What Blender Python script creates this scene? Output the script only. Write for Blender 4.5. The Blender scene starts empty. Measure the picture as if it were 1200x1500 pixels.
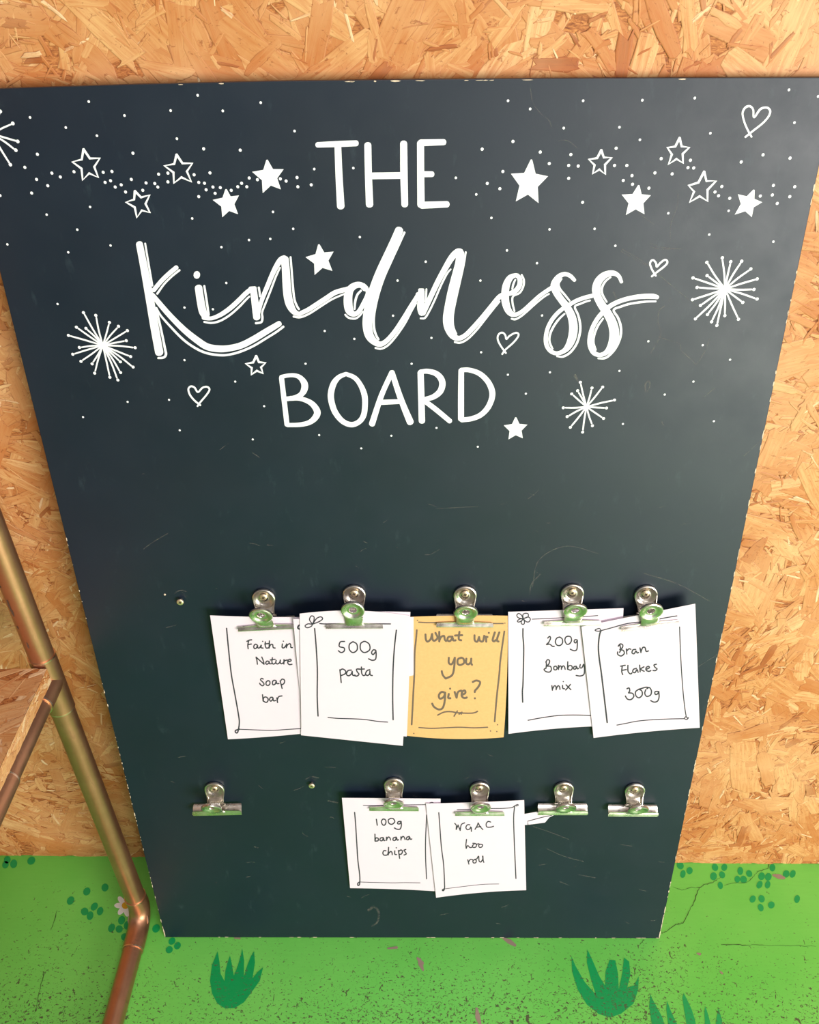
import bpy, bmesh, math, random
import numpy as np
from mathutils import Vector, Matrix

S = bpy.context.scene
COL = S.collection
rnd = random.Random(7)

# ------------------------------------------------------------------ camera
F = 1280.0                                  # focal length in pixels of the 1200x1500 frame
LEAN = math.radians(5.7)                    # the board leans back against the wall
BW, BH, BT = .785, 1.2198, .012             # board width, height, thickness
RB = np.array([[0.99982954, 0.00637137, 0.01732896],
               [-0.01418464, 0.86587909, 0.50005219],
               [-0.01181876, -0.50021276, 0.86582187]])
CB = np.array([0.02627811, 1.27859573, 0.86266729])
MB_ = np.array([[1, 0, 0],
                [0, math.sin(LEAN), -math.cos(LEAN)],
                [0, math.cos(LEAN), math.sin(LEAN)]])
OB = np.array([0, 0, BT * math.sin(LEAN) + .0003])
RW = MB_ @ RB
CW = MB_ @ CB + OB
cam = bpy.data.cameras.new('camera')
cam.sensor_fit = 'HORIZONTAL'
cam.sensor_width = 36
cam.lens = F / 1200 * 36
cam.clip_start = .02
camo = bpy.data.objects.new('camera', cam)
COL.objects.link(camo)
camo.matrix_world = Matrix([list(RW[i]) + [CW[i]] for i in range(3)] + [[0, 0, 0, 1]])
S.camera = camo

# ------------------------------------------------------------------ world and lights
S.view_settings.view_transform = 'Standard'
S.view_settings.look = 'None'
S.view_settings.gamma = 1
S.view_settings.exposure = 0.0
S.view_settings.use_curve_mapping = False
w = bpy.data.worlds.new('world')
S.world = w
w.use_nodes = True
wn = w.node_tree.nodes
wn['Background'].inputs[0].default_value = (1.0, .95, .94, 1)
wn['Background'].inputs[1].default_value = .20


def area(name, loc, target, sx, sy, power, color):
    l = bpy.data.lights.new(name, 'AREA')
    l.shape = 'RECTANGLE'
    l.size, l.size_y, l.energy, l.color = sx, sy, power, color
    o = bpy.data.objects.new(name, l)
    COL.objects.link(o)
    o.location = loc
    o.rotation_euler = (Vector(target) - Vector(loc)).to_track_quat('-Z', 'Y').to_euler()
    return o


# daylight falling in through the open doorway behind and to the right of the camera
area('doorway_daylight', (2.15, -3.0, .74), (.05, 0, .5), 2.0, 1.45, 174, (1, .945, .905))
# added fill from above to brighten floor and shelf top; its source is unseen
area('overhead_fill', (.75, -1.7, 2.9), (.45, -.95, 0), 1.6, 1.6, 45, (.99, .97, 1))


# ------------------------------------------------------------------ helpers
def at(px, py, n, d):
    """the point of plane n.P = d that the photograph shows at pixel (px, py)"""
    v = RW @ np.array([(px - 600) / F, -(py - 750) / F, -1.0])
    n = np.array(n, float)
    return CW + (d - n @ CW) / (n @ v) * v


def on_board(px, py, z=0.0):
    """same, in the board's own frame (x right, y up the board, z out of it)"""
    v = RB @ np.array([(px - 600) / F, -(py - 750) / F, -1.0])
    p = CB + (z - CB[2]) / v[2] * v
    return (p[0], p[1], z)


BOARD_M = Matrix([list(MB_[i]) + [OB[i]] for i in range(3)] + [[0, 0, 0, 1]])


def lin(r, g, b):
    f = lambda c: (c / 255 / 12.92) if c / 255 <= .04045 else ((c / 255 + .055) / 1.055) ** 2.4
    return (f(r), f(g), f(b), 1)


def mesh_obj(name, verts, faces, m=None, parent=None, smooth=False):
    me = bpy.data.meshes.new(name)
    me.from_pydata([tuple(v) for v in verts], [], faces)
    me.update()
    if smooth:
        me.polygons.foreach_set('use_smooth', [True] * len(me.polygons))
    o = bpy.data.objects.new(name, me)
    COL.objects.link(o)
    if m:
        me.materials.append(m)
    if parent:
        o.parent = parent
    return o


def bm_obj(name, bm, m=None, parent=None, smooth=False):
    me = bpy.data.meshes.new(name)
    bmesh.ops.recalc_face_normals(bm, faces=bm.faces)
    bm.to_mesh(me)
    bm.free()
    if smooth:
        me.polygons.foreach_set('use_smooth', [True] * len(me.polygons))
        try:
            me.set_sharp_from_angle(angle=math.radians(38))
        except Exception:
            pass
    o = bpy.data.objects.new(name, me)
    COL.objects.link(o)
    if m:
        me.materials.append(m)
    if parent:
        o.parent = parent
    return o


def tag(o, label=None, cat=None, group=None, kind=None):
    if label: o['label'] = label
    if cat: o['category'] = cat
    if group: o['group'] = group
    if kind: o['kind'] = kind
    return o


def empty(name, loc=(0, 0, 0)):
    o = bpy.data.objects.new(name, None)
    o.empty_display_size = .03
    COL.objects.link(o)
    o.location = loc
    return o


def copy_tree(o, parent=None):
    c = o.copy()
    COL.objects.link(c)
    if parent: c.parent = parent
    for ch in list(o.children):
        copy_tree(ch, c)
    return c


def solidify(o, t, off=0):
    m = o.modifiers.new('thickness', 'SOLIDIFY')
    m.thickness = t
    m.offset = off
    e = o.modifiers.new('crisp_rim', 'EDGE_SPLIT')
    e.split_angle = math.radians(50)
    return o


def tube(bm, pts, r, seg=20, cap=True, radii=None):
    pts = [Vector(p) for p in pts]
    n = len(pts)
    tang = []
    for i in range(n):
        a = pts[max(0, i - 1)]
        b = pts[min(n - 1, i + 1)]
        tang.append((b - a).normalized())
    t0 = tang[0]
    ref = Vector((0, 0, 1)) if abs(t0.z) < .9 else Vector((1, 0, 0))
    u = t0.cross(ref).normalized()
    rings = []
    for i in range(n):
        t = tang[i]
        u = (u - t * u.dot(t)).normalized()
        v = t.cross(u)
        rr = radii[i] if radii else r
        rings.append([bm.verts.new(pts[i] + (u * math.cos(2 * math.pi * k / seg) + v * math.sin(2 * math.pi * k / seg)) * rr) for k in range(seg)])
    for i in range(n - 1):
        for k in range(seg):
            bm.faces.new((rings[i][k], rings[i][(k + 1) % seg], rings[i + 1][(k + 1) % seg], rings[i + 1][k]))
    if cap:
        bm.faces.new(list(reversed(rings[0])))
        bm.faces.new(rings[-1])


def lathe(bm, prof, M=Matrix(), seg=32):
    """prof: (radius, height) pairs turned about local z"""
    rings = []
    for r, h in prof:
        if r < 1e-6:
            rings.append([bm.verts.new(M @ Vector((0, 0, h)))])
        else:
            rings.append([bm.verts.new(M @ Vector((r * math.cos(2 * math.pi * k / seg), r * math.sin(2 * math.pi * k / seg), h))) for k in range(seg)])
    for a, b in zip(rings, rings[1:]):
        for k in range(seg):
            k2 = (k + 1) % seg
            if len(a) == 1 and len(b) == 1: continue
            if len(a) == 1: bm.faces.new((a[0], b[k], b[k2]))
            elif len(b) == 1: bm.faces.new((a[k], b[0], a[k2]))
            else: bm.faces.new((a[k], b[k], b[k2], a[k2]))


def box(bm, x0, x1, y0, y1, z0, z1, bev=0):
    r = bmesh.ops.create_cube(bm, size=1)
    for v in r['verts']:
        v.co = Vector(((x0 + x1) / 2 + v.co.x * (x1 - x0), (y0 + y1) / 2 + v.co.y * (y1 - y0), (z0 + z1) / 2 + v.co.z * (z1 - z0)))
    if bev:
        ed = list({e for v in r['verts'] for e in v.link_edges})
        bmesh.ops.bevel(bm, geom=ed, offset=bev, segments=2, affect='EDGES')


# ------------------------------------------------------------------ material tools
class Mat:
    def __init__(s, name, rough=.5, metal=0, color=(.5, .5, .5, 1), spec=None):
        s.m = bpy.data.materials.new(name)
        s.m.use_nodes = True
        s.t = s.m.node_tree
        s.b = s.t.nodes['Principled BSDF']
        s.b.inputs['Roughness'].default_value = rough
        s.b.inputs['Metallic'].default_value = metal
        s.b.inputs['Base Color'].default_value = color
        if spec is not None: s.b.inputs['Specular IOR Level'].default_value = spec

    def n(s, typ, **kw):
        nd = s.t.nodes.new(typ)
        for k, v in kw.items():
            if k.startswith('i_'):
                key = k[2:].replace('_', ' ')
                nd.inputs[key].default_value = v
            else:
                setattr(nd, k, v)
        return nd

    def l(s, a, b):
        s.t.links.new(a, b)

    def coord(s, scale=(1, 1, 1), rot=(0, 0, 0), out='Object'):
        c = s.n('ShaderNodeTexCoord')
        mp = s.n('ShaderNodeMapping')
        mp.inputs['Scale'].default_value = scale
        mp.inputs['Rotation'].default_value = rot
        s.l(c.outputs[out], mp.inputs[0])
        return mp.outputs[0]

    def noise(s, vec, scale, detail=4, rough=.55, dist=0):
        nd = s.n('ShaderNodeTexNoise')
        nd.inputs['Scale'].default_value = scale
        nd.inputs['Detail'].default_value = detail
        nd.inputs['Roughness'].default_value = rough
        nd.inputs['Distortion'].default_value = dist
        s.l(vec, nd.inputs['Vector'])
        return nd.outputs[0]

    def ramp(s, fac, stops, interp='LINEAR'):
        r = s.n('ShaderNodeValToRGB')
        r.color_ramp.interpolation = interp
        e = r.color_ramp.elements
        while len(e) < len(stops): e.new(.5)
        for k, (p, c) in enumerate(stops):
            e[k].position = p
            e[k].color = c if len(c) == 4 else (*c, 1)
        s.l(fac, r.inputs[0])
        return r.outputs[0]

    def mix(s, fac, a, b, mode='MIX'):
        nd = s.n('ShaderNodeMix', data_type='RGBA', blend_type=mode)
        for k, v in ((0, fac), (6, a), (7, b)):
            if hasattr(v, 'is_linked'): s.l(v, nd.inputs[k])
            else: nd.inputs[k].default_value = v
        return nd.outputs[2]

    def math(s, op, a, b=0, c=None):
        nd = s.n('ShaderNodeMath', operation=op)
        for k, v in ((0, a), (1, b)) + (((2, c),) if c is not None else ()):
            if hasattr(v, 'is_linked'): s.l(v, nd.inputs[k])
            else: nd.inputs[k].default_value = v
        return nd.outputs[0]

    def bump(s, h, strength=.3, dist=.001):
        nd = s.n('ShaderNodeBump')
        nd.inputs['Strength'].default_value = strength
        nd.inputs['Distance'].default_value = dist
        s.l(h, nd.inputs['Height'])
        s.l(nd.outputs[0], s.b.inputs['Normal'])


g = lambda v: (v, v, v, 1)

# --- blackboard paint
mt = Mat('blackboard_paint', rough=.5, spec=.55)
v = mt.coord()
big = mt.noise(v, 5, 5, .6)
fine = mt.noise(mt.coord((1, .35, 1)), 60, 6, .7)
c1 = mt.mix(mt.ramp(big, [(.3, g(0)), (.7, g(1))]), lin(7, 22, 38), lin(11, 27, 44))
c2 = mt.mix(mt.ramp(fine, [(.60, g(0)), (.85, g(.3))]), c1, lin(74, 92, 98))
mt.l(c2, mt.b.inputs['Base Color'])
mt.l(mt.ramp(mt.noise(v, 14, 6, .65), [(.3, g(.44)), (.75, g(.53))]), mt.b.inputs['Roughness'])
mt.bump(mt.noise(v, 350, 3, .6), .06, .0005)
M_BOARD = mt.m

# --- white paint pen
mt = Mat('white_paint', rough=.55)
v = mt.coord()
mt.l(mt.mix(mt.ramp(mt.noise(v, 120, 4), [(.3, g(0)), (.8, g(1))]), (.93, .92, .92, 1), (.84, .82, .84, 1)), mt.b.inputs['Base Color'])
M_WHITE = mt.m
# --- chipped edge, raw board under the paint
mt = Mat('bare_fibreboard', rough=.8)
mt.l(mt.mix(mt.noise(mt.coord(), 200, 4), lin(228, 208, 182), lin(200, 176, 150)), mt.b.inputs['Base Color'])
M_CHIP = mt.m
# --- scratches and scuffs in the paint
mt = Mat('scratch_grey', rough=.6)
v = mt.coord()
mt.l(mt.mix(mt.noise(v, 90, 4), lin(112, 110, 106), lin(140, 130, 120)), mt.b.inputs['Base Color'])
mt.l(mt.ramp(mt.noise(v, 160, 4, .7), [(.36, g(.0)), (.66, g(.4))]), mt.b.inputs['Alpha'])
M_SCR = mt.m


def paper_mat(name, a, b, scale=60, trans=.12):
    mt = Mat(name, rough=.8, spec=.25)
    mt.l(mt.mix(mt.noise(mt.coord(), scale, 5, .6), a, b), mt.b.inputs['Base Color'])
    mt.bump(mt.noise(mt.coord(), 900, 2), .05, .0003)
    return mt.m


M_PAPER = paper_mat('white_paper', (.80, .68, .755, 1), (.77, .655, .73, 1))
M_KRAFT = paper_mat('kraft_paper', lin(234, 186, 126), lin(220, 168, 108), 260)
mt = Mat('black_ink', rough=.55, color=lin(48, 48, 58)); M_INK = mt.m
mt = Mat('grey_ink', rough=.55, color=lin(112, 94, 80)); M_INK2 = mt.m
mt = Mat('dark_slot', rough=.7, color=lin(60, 40, 28)); M_SLOT = mt.m


# --- nickel plate of the clips
def metal_mat(name, a, b, rough0, rough1, sc=90):
    mt = Mat(name, metal=1)
    v = mt.coord()
    f = mt.noise(v, sc, 5, .65)
    mt.l(mt.mix(mt.ramp(f, [(.35, g(0)), (.7, g(1))]), a, b), mt.b.inputs['Base Color'])
    mt.l(mt.ramp(mt.noise(v, sc * 1.7, 4), [(.3, g(rough0)), (.75, g(rough1))]), mt.b.inputs['Roughness'])
    return mt.m


M_NICKEL = metal_mat('nickel_plate', lin(236, 230, 220), lin(206, 194, 178), .24, .40)
M_SCREW = metal_mat('brassy_screw', lin(250, 232, 205), lin(236, 204, 170), .4, .55)

# --- copper tube
mt = Mat('copper_tube', metal=.95)
v = mt.coord()
f1 = mt.noise(v, 9, 6, .7)
f2 = mt.noise(mt.coord((1, 1, .25)), 55, 5, .7)
c = mt.mix(mt.ramp(f1, [(.3, g(0)), (.7, g(1))]), lin(212, 158, 122), lin(186, 130, 98))
c = mt.mix(mt.ramp(f2, [(.60, g(0)), (.82, g(.7))]), c, lin(128, 84, 62))
mt.l(c, mt.b.inputs['Base Color'])
mt.l(mt.ramp(f2, [(.3, g(.36)), (.8, g(.52))]), mt.b.inputs['Roughness'])
M_COPPER = mt.m
M_SOLDER = metal_mat('bright_solder', lin(236, 208, 180), lin(214, 170, 140), .25, .45)
mt = Mat('tarnish_brown', rough=.6, color=lin(92, 66, 52)); M_TARN = mt.m

# --- wood strands (attributes: tint, edge; uv in metres along and across the strand)
mt = Mat('wood_strand', rough=.55, spec=.35)
at_t = mt.n('ShaderNodeAttribute', attribute_name='tint')
at_e = mt.n('ShaderNodeAttribute', attribute_name='edge')
uv = mt.n('ShaderNodeUVMap', uv_map='grain')
mp = mt.n('ShaderNodeMapping')
mp.inputs['Scale'].default_value = (26, 330, 1)
mt.l(uv.outputs[0], mp.inputs[0])
grain = mt.noise(mp.outputs[0], 1.0, 4, .62, .6)
mp2 = mt.n('ShaderNodeMapping')
mp2.inputs['Scale'].default_value = (70, 190, 1)
mt.l(uv.outputs[0], mp2.inputs[0])
pore = mt.noise(mp2.outputs[0], 1.6, 3, .7)
blot = mt.noise(mt.coord(), 22, 5, .65)
base = mt.ramp(at_t.outputs['Fac'], [(0, lin(158, 88, 44)), (.2, lin(190, 120, 66)), (.5, lin(204, 142, 86)), (.8, lin(218, 166, 108)), (1, lin(240, 206, 160))])
c = mt.mix(mt.ramp(grain, [(.40, g(0)), (.68, g(.7))]), base, lin(186, 104, 46))
c = mt.mix(mt.ramp(pore, [(.62, g(0)), (.72, g(.75))]), c, lin(150, 84, 40))
c = mt.mix(mt.ramp(blot, [(.50, g(0)), (.78, g(.5))]), c, lin(182, 104, 50))
c = mt.mix(mt.ramp(mt.noise(mt.coord(), 6, 4, .6), [(.45, g(0)), (.7, g(.4))]), c, lin(240, 196, 144))
speck = mt.noise(mt.coord((1, 1.6, 1), (0, 0, .6)), 120, 5, .7, 1.2)
c = mt.mix(mt.ramp(speck, [(.60, g(0)), (.66, g(.62))]), c, lin(138, 66, 28))
c = mt.mix(mt.ramp(at_e.outputs['Fac'], [(.3, g(0)), (1, g(.55))]), c, lin(140, 70, 32))  # darkened strand borders: resin, plus shade between strands put into the colour
mt.l(c, mt.b.inputs['Base Color'])
mt.bump(grain, .35, .0006)
M_STRAND = mt.m
mt = Mat('strand_board_core', rough=.7)
mt.l(mt.ramp(mt.noise(mt.coord((1, 3.5, 1), (0, 0, .7)), 90, 6, .75, 1.5), [(.36, lin(112, 52, 22)), (.5, lin(176, 104, 50)), (.66, lin(216, 146, 82))]), mt.b.inputs['Base Color'])
M_CORE = mt.m


# --- painted floor; every paint colour shares the same worn specks
def floor_mat(name, ca, cb, chips=1.0):
    mt = Mat(name, rough=.46)
    v = mt.coord(out='Object')
    geo = mt.n('ShaderNodeNewGeometry').outputs['Position']
    patch = mt.noise(geo, 4.2, 3, .6)
    c = mt.mix(mt.ramp(mt.noise(geo, 3.0, 5, .6), [(.3, g(0)), (.7, g(1))]), ca, cb)
    # fine brush marks
    mp = mt.n('ShaderNodeMapping'); mp.inputs['Scale'].default_value = (3, 26, 3); mt.l(geo, mp.inputs[0])
    c = mt.mix(mt.ramp(mt.noise(mp.outputs[0], 9, 5, .7), [(.35, g(0)), (.75, g(.22))]), c, (ca[0] * .6, ca[1] * .72, ca[2] * .6, 1))
    # specks where the paint has come off
    mpa = mt.n('ShaderNodeMapping'); mpa.inputs['Scale'].default_value = (1, 1.5, 1); mpa.inputs['Rotation'].default_value = (0, 0, .5); mt.l(geo, mpa.inputs[0])
    s1 = mt.noise(mpa.outputs[0], 210, 3, .55, .9)
    mpb = mt.n('ShaderNodeMapping'); mpb.inputs['Scale'].default_value = (1.7, 1, 1); mpb.inputs['Rotation'].default_value = (0, 0, -.6); mpb.inputs['Location'].default_value = (3, 7, 1); mt.l(geo, mpb.inputs[0])
    s2 = mt.noise(mpb.outputs[0], 60, 6, .72, .6)
    sep = mt.n('ShaderNodeSeparateXYZ'); mt.l(geo, sep.inputs[0])
    front = mt.n('ShaderNodeMapRange'); mt.l(sep.outputs[1], front.inputs[0])
    front.inputs[1].default_value = .10; front.inputs[2].default_value = -.12      # feet wear the floor away from the wall
    front.inputs[3].default_value = -.10; front.inputs[4].default_value = .035
    dens = mt.math('ADD', mt.math('MULTIPLY', patch, .16), mt.math('ADD', front.outputs[0], -.088))
    t1 = mt.ramp(mt.math('ADD', s1, dens), [(.615, g(0)), (.635, g(.95))])
    t2 = mt.ramp(mt.math('ADD', s2, mt.math('MULTIPLY', dens, .7)), [(.628, g(0)), (.648, g(1))])
    fac = mt.math('MULTIPLY', mt.math('MAXIMUM', t1, t2), chips)
    under = mt.mix(mt.noise(geo, 60, 4), lin(34, 78, 24), lin(112, 100, 72))
    mt.l(mt.mix(fac, c, under), mt.b.inputs['Base Color'])
    mt.l(mt.math('ADD', mt.math('MULTIPLY', fac, .3), .46), mt.b.inputs['Roughness'])
    h = mt.math('SUBTRACT', mt.math('MULTIPLY', mt.noise(geo, 300, 3), .15), fac)
    mt.bump(h, .35, .0008)
    return mt.m


M_FLOOR = floor_mat('green_floor_paint', lin(132, 222, 98), lin(104, 208, 80))
M_LEAF = floor_mat('leaf_green_paint', lin(0, 160, 80), lin(4, 172, 90), .8)
mt = Mat('petal_white', rough=.5, color=lin(248, 248, 240)); M_PETAL = mt.m
mt = Mat('flower_yellow', rough=.5, color=lin(226, 176, 40)); M_YEL = mt.m
mt = Mat('crack_dark', rough=.9, color=lin(62, 84, 36)); M_CRACK = mt.m
mt = Mat('bare_concrete', rough=.8)
mt.l(mt.mix(mt.noise(mt.coord(), 90, 4), lin(150, 128, 110), lin(172, 150, 132)), mt.b.inputs['Base Color']); M_CONC = mt.m


# ------------------------------------------------------------------ the strand board generator
def strands(name, n, W, H, seed, parent, zmax=.0016, big=1.0, single=False, keep=None, tint=(.15, .95), slant=None, z0=0):
    """n overlapping wood strands spread over a W x H face in local x, y (z outwards); joined, or one object each"""
    R = np.random.RandomState(seed)
    kind = R.rand(n)
    ln = np.where(kind < .20, R.uniform(.055, .12, n), np.where(kind < .50, R.uniform(.03, .07, n), R.uniform(.012, .04, n))) * big
    wd = np.where(kind < .20, R.uniform(.012, .034, n), np.where(kind < .50, R.uniform(.006, .014, n), R.uniform(.0016, .006, n))) * big
    cx = R.uniform(0, W, n); cy = R.uniform(0, H, n)
    ang = R.uniform(0, math.pi, n)
    if slant is not None: ang = slant + R.normal(0, .45, n)
    # strands lie in swirls: share the angle with the neighbourhood for a part of them
    nb = np.sin(cx * 11 + 1.3 * np.sin(cy * 7)) + np.cos(cy * 9 + cx * 3)
    ang = np.where(R.rand(n) < .45, nb * 1.1 + R.normal(0, .3, n), ang)
    rank = R.permutation(n) / n
    rank = np.where(kind > .5, .35 + .65 * rank, rank * .93)
    tn = R.uniform(tint[0], tint[1], n)
    tn = np.where(kind > .5, np.clip(tn + R.normal(-.05, .25, n), 0, 1), tn)
    K = 12
    # outline around the strand: two long sides and jagged ends
    base = np.array([[-1, -.9], [-.55, -1], [0, -1], [.55, -1], [1, -.8], [.93, -.25], [1, .35], [.9, .95], [.4, 1], [-.2, 1], [-.8, 1], [-.95, .1]])
    V = []
    out = np.tile(base[None], (n, 1, 1))
    out[:, :, 0] += R.normal(0, .06, (n, K)) * np.array([1.6, .5, .5, .5, 1.6, 1.6, 1.6, 1.6, .5, .5, 1.6, 1.6])[None]
    out[:, :, 1] += R.normal(0, .13, (n, K))
    taper = R.uniform(-.35, .35, n)
    out[:, :, 1] *= 1 + out[:, :, 0] * taper[:, None]
    bend = R.normal(0, .25, n)
    inn = out.copy()
    ix = np.clip(.0011 / (ln / 2), 0, .4)[:, None]; iy = np.clip(.0011 / (wd / 2), 0, .55)[:, None]
    inn[:, :, 0] *= 1 - ix
    inn[:, :, 1] *= 1 - iy
    allp = np.concatenate([out, inn], 1)
    x = allp[:, :, 0] * ln[:, None] / 2
    y = allp[:, :, 1] * wd[:, None] / 2 + bend[:, None] * (allp[:, :, 0] ** 2) * wd[:, None] / 2
    tx = R.normal(0, .0025, n)[:, None]; ty = R.normal(0, .007, n)[:, None]
    z = z0 + (rank * zmax)[:, None] + x * tx + y * ty
    z[:, :K] -= .00025
    z = np.maximum(z, .00004)
    ca, sa = np.cos(ang)[:, None], np.sin(ang)[:, None]
    X = np.clip(cx[:, None] + x * ca - y * sa, 0, W)
    Y = np.clip(cy[:, None] + x * sa + y * ca, 0, H)
    uo = R.uniform(0, 40, (n, 2))
    U = np.stack([x + uo[:, :1], y + uo[:, 1:]], 2)
    sel = np.arange(n) if keep is None else np.array([i for i in range(n) if keep(cx[i], cy[i])], int)
    faces_t = [(k, (k + 1) % K, K + (k + 1) % K, K + k) for k in range(K)] + [tuple(range(K, 2 * K))]

    def make(ids, nm):
        P = np.stack([X[ids], Y[ids], z[ids]], 2).reshape(-1, 3)
        fs = []
        for j in range(len(ids)):
            o_ = j * 2 * K
            fs += [tuple(q + o_ for q in f) for f in faces_t]
        me = bpy.data.meshes.new(nm)
        me.from_pydata(P.tolist(), [], fs)
        a = me.attributes.new('tint', 'FLOAT', 'POINT')
        a.data.foreach_set('value', np.repeat(tn[ids], 2 * K).astype(np.float32))
        e = me.attributes.new('edge', 'FLOAT', 'POINT')
        e.data.foreach_set('value', np.tile(np.r_[np.ones(K), np.zeros(K)], len(ids)).astype(np.float32))
        uvl = me.uv_layers.new(name='grain')
        li = np.empty(len(me.loops), dtype=np.int32)
        me.loops.foreach_get('vertex_index', li)
        uvl.data.foreach_set('uv', U[ids].reshape(-1, 2)[li].ravel().astype(np.float32))
        me.materials.append(M_STRAND)
        o = bpy.data.objects.new(nm, me)
        COL.objects.link(o)
        o.parent = parent
        return o
    if single:
        return [make(np.array([i]), name) for i in sel]
    o = make(sel, name)
    o['kind'] = 'stuff'
    return o


# ------------------------------------------------------------------ the setting
# floor
FX0, FX1, FY0 = -2.6, 2.6, -3.6
wall_y = lambda x: .1379 - .01134 * x
bm = bmesh.new()
q = [bm.verts.new(p) for p in ((FX0, FY0, 0), (FX1, FY0, 0), (FX1, wall_y(FX1) + .02, 0), (FX0, wall_y(FX0) + .02, 0))]
q2 = [bm.verts.new((a.co.x, a.co.y, -.05)) for a in q]
bm.faces.new(q); bm.faces.new(q2[::-1])
for k in range(4): bm.faces.new((q[k], q2[k], q2[(k + 1) % 4], q[(k + 1) % 4]))
floor = tag(bm_obj('floor', bm, M_FLOOR), 'green painted concrete floor, speckled with worn paint, with leaf motifs', kind='structure')

# wall of oriented strand board, its face on the line y = wall_y(x)
WX0, WX1, WZ = -1.15, 1.15, 1.85
yaw = math.atan(-.01134)
wall = empty('wall_back', (WX0, wall_y(WX0), 0))
wall.rotation_euler = (math.pi / 2, 0, yaw)
tag(wall, 'orange brown strand board wall behind the black sign', kind='structure')
WL = (WX1 - WX0) / math.cos(yaw)
bm = bmesh.new(); box(bm, 0, WL, 0.0008, WZ, -.019, 0)
core = bm_obj('board_core', bm, M_CORE, wall)


def shown(x, y):
    """skip what stands well behind the sign, which the wall never shows"""
    X = WX0 + x
    return not (abs(X) < .30 and .12 < y < 1.08)


strands('strand_layer', 39000, WL, WZ, 3, wall, zmax=.0011, big=.8, tint=(.22, .86), keep=shown)


def lone(x, y):
    X = WX0 + x
    if abs(X) > .80: return False
    edge = .36 + .0 * y
    if y > 1.215: return True
    return .40 < abs(X) < .64 and y > .02


strands('wood_strand', 430, WL, WZ, 21, wall, zmax=.0006, z0=.0005, big=1.2, single=True, keep=lone, tint=(.3, 1))




def tangle(x, y):
    """the fine splinters gather in tangles between the broad strands"""
    return shown(x, y) and math.sin(x * 23 + 2.1 * math.sin(y * 17)) + math.cos(y * 27 + 1.7 * math.sin(x * 14)) > .35


strands('fine_splinters', 15000, WL, WZ, 33, wall, zmax=.0004, z0=.0009, big=.42, keep=tangle, tint=(-.1, .75))

# ------------------------------------------------------------------ strokes: paint and ink laid on a surface
def smooth_path(pts, sub=6):
    P = np.array(pts, float)
    if len(P) < 3: return P
    Q = np.vstack([2 * P[0] - P[1], P, 2 * P[-1] - P[-2]])
    out = []
    for i in range(1, len(Q) - 2):
        p0, p1, p2, p3 = Q[i - 1], Q[i], Q[i + 1], Q[i + 2]
        for k in range(sub):
            t = k / sub
            c_ = .5 * ((2 * p1) + (-p0 + p2) * t + (2 * p0 - 5 * p1 + 4 * p2 - p3) * t * t + (-p0 + 3 * p1 - 3 * p2 + p3) * t ** 3)
            out.append(c_)
    out.append(P[-1])
    return np.array(out)


def stroke_geo(pts, place, V, Fc, lift=0.0, curve=True, cap=5, sub=6):
    """pts: (px, py, width px); place(px, py, lift) -> 3D"""
    P = smooth_path(pts, sub) if curve else np.array(pts, float)
    n = len(P)
    T = np.zeros((n, 2))
    T[1:-1] = P[2:, :2] - P[:-2, :2]; T[0] = P[1, :2] - P[0, :2]; T[-1] = P[-1, :2] - P[-2, :2]
    T /= np.maximum(np.linalg.norm(T, axis=1), 1e-6)[:, None]
    N = np.stack([-T[:, 1], T[:, 0]], 1)
    ring = []
    L = P[:, :2] + N * P[:, 2:3] / 2
    Rr = P[:, :2] - N * P[:, 2:3] / 2
    b = len(V)
    for i in range(n):
        li = lift + 3e-5 * i / n
        V.append(place(L[i][0], L[i][1], li)); V.append(place(Rr[i][0], Rr[i][1], li))
    for i in range(n - 1):
        Fc.append((b + 2 * i, b + 2 * i + 1, b + 2 * i + 3, b + 2 * i + 2))
    for i, sgn in ((0, -1), (n - 1, 1)):
        idx = [b + 2 * i]
        for k in range(1, cap):
            a_ = math.pi * k / cap
            d = N[i] * math.cos(a_) + sgn * T[i] * math.sin(a_) * .8
            p = P[i, :2] + d * P[i, 2] / 2
            idx.append(len(V)); V.append(place(p[0], p[1], lift + 3e-5 * i / n))
        idx.append(b + 2 * i + 1)
        Fc.append(tuple(idx) if sgn < 0 else tuple(reversed(idx)))


def crop(x0, y0, s):
    def f(pts, wdef=None):
        return [(x0 + p[0] / s, y0 + p[1] / s, (p[2] if len(p) > 2 else wdef) / s) for p in pts]
    return f


def orient(me, axis):
    """make every face look along axis"""
    bm = bmesh.new(); bm.from_mesh(me)
    a = Vector(axis)
    fl = [f for f in bm.faces if f.normal.dot(a) < 0]
    bmesh.ops.reverse_faces(bm, faces=fl)
    bm.to_mesh(me); bm.free()


LIFT = [.00016]


def board_paint(name, strokes, m=M_WHITE, parent=None, curve=True, polys=(), lift=None):
    """one painted mark made of strokes and filled outlines, pixel coordinates of the photograph"""
    V, Fc = [], []
    k = 0
    base_l = lift if lift is not None else .00016
    for st in strokes:
        stroke_geo(st, lambda x, y, l: on_board(x, y, l), V, Fc, base_l + (k % 7) * 4e-5 + (2e-5 if polys else 0), curve)
        k += 1
    for pl in polys:
        b = len(V)
        V += [on_board(x, y, base_l) for x, y in pl]
        Fc.append(tuple(range(b, b + len(pl))))
    o = mesh_obj(name, V, Fc, m, parent or board)
    orient(o.data, (0, 0, 1))
    return o


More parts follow.
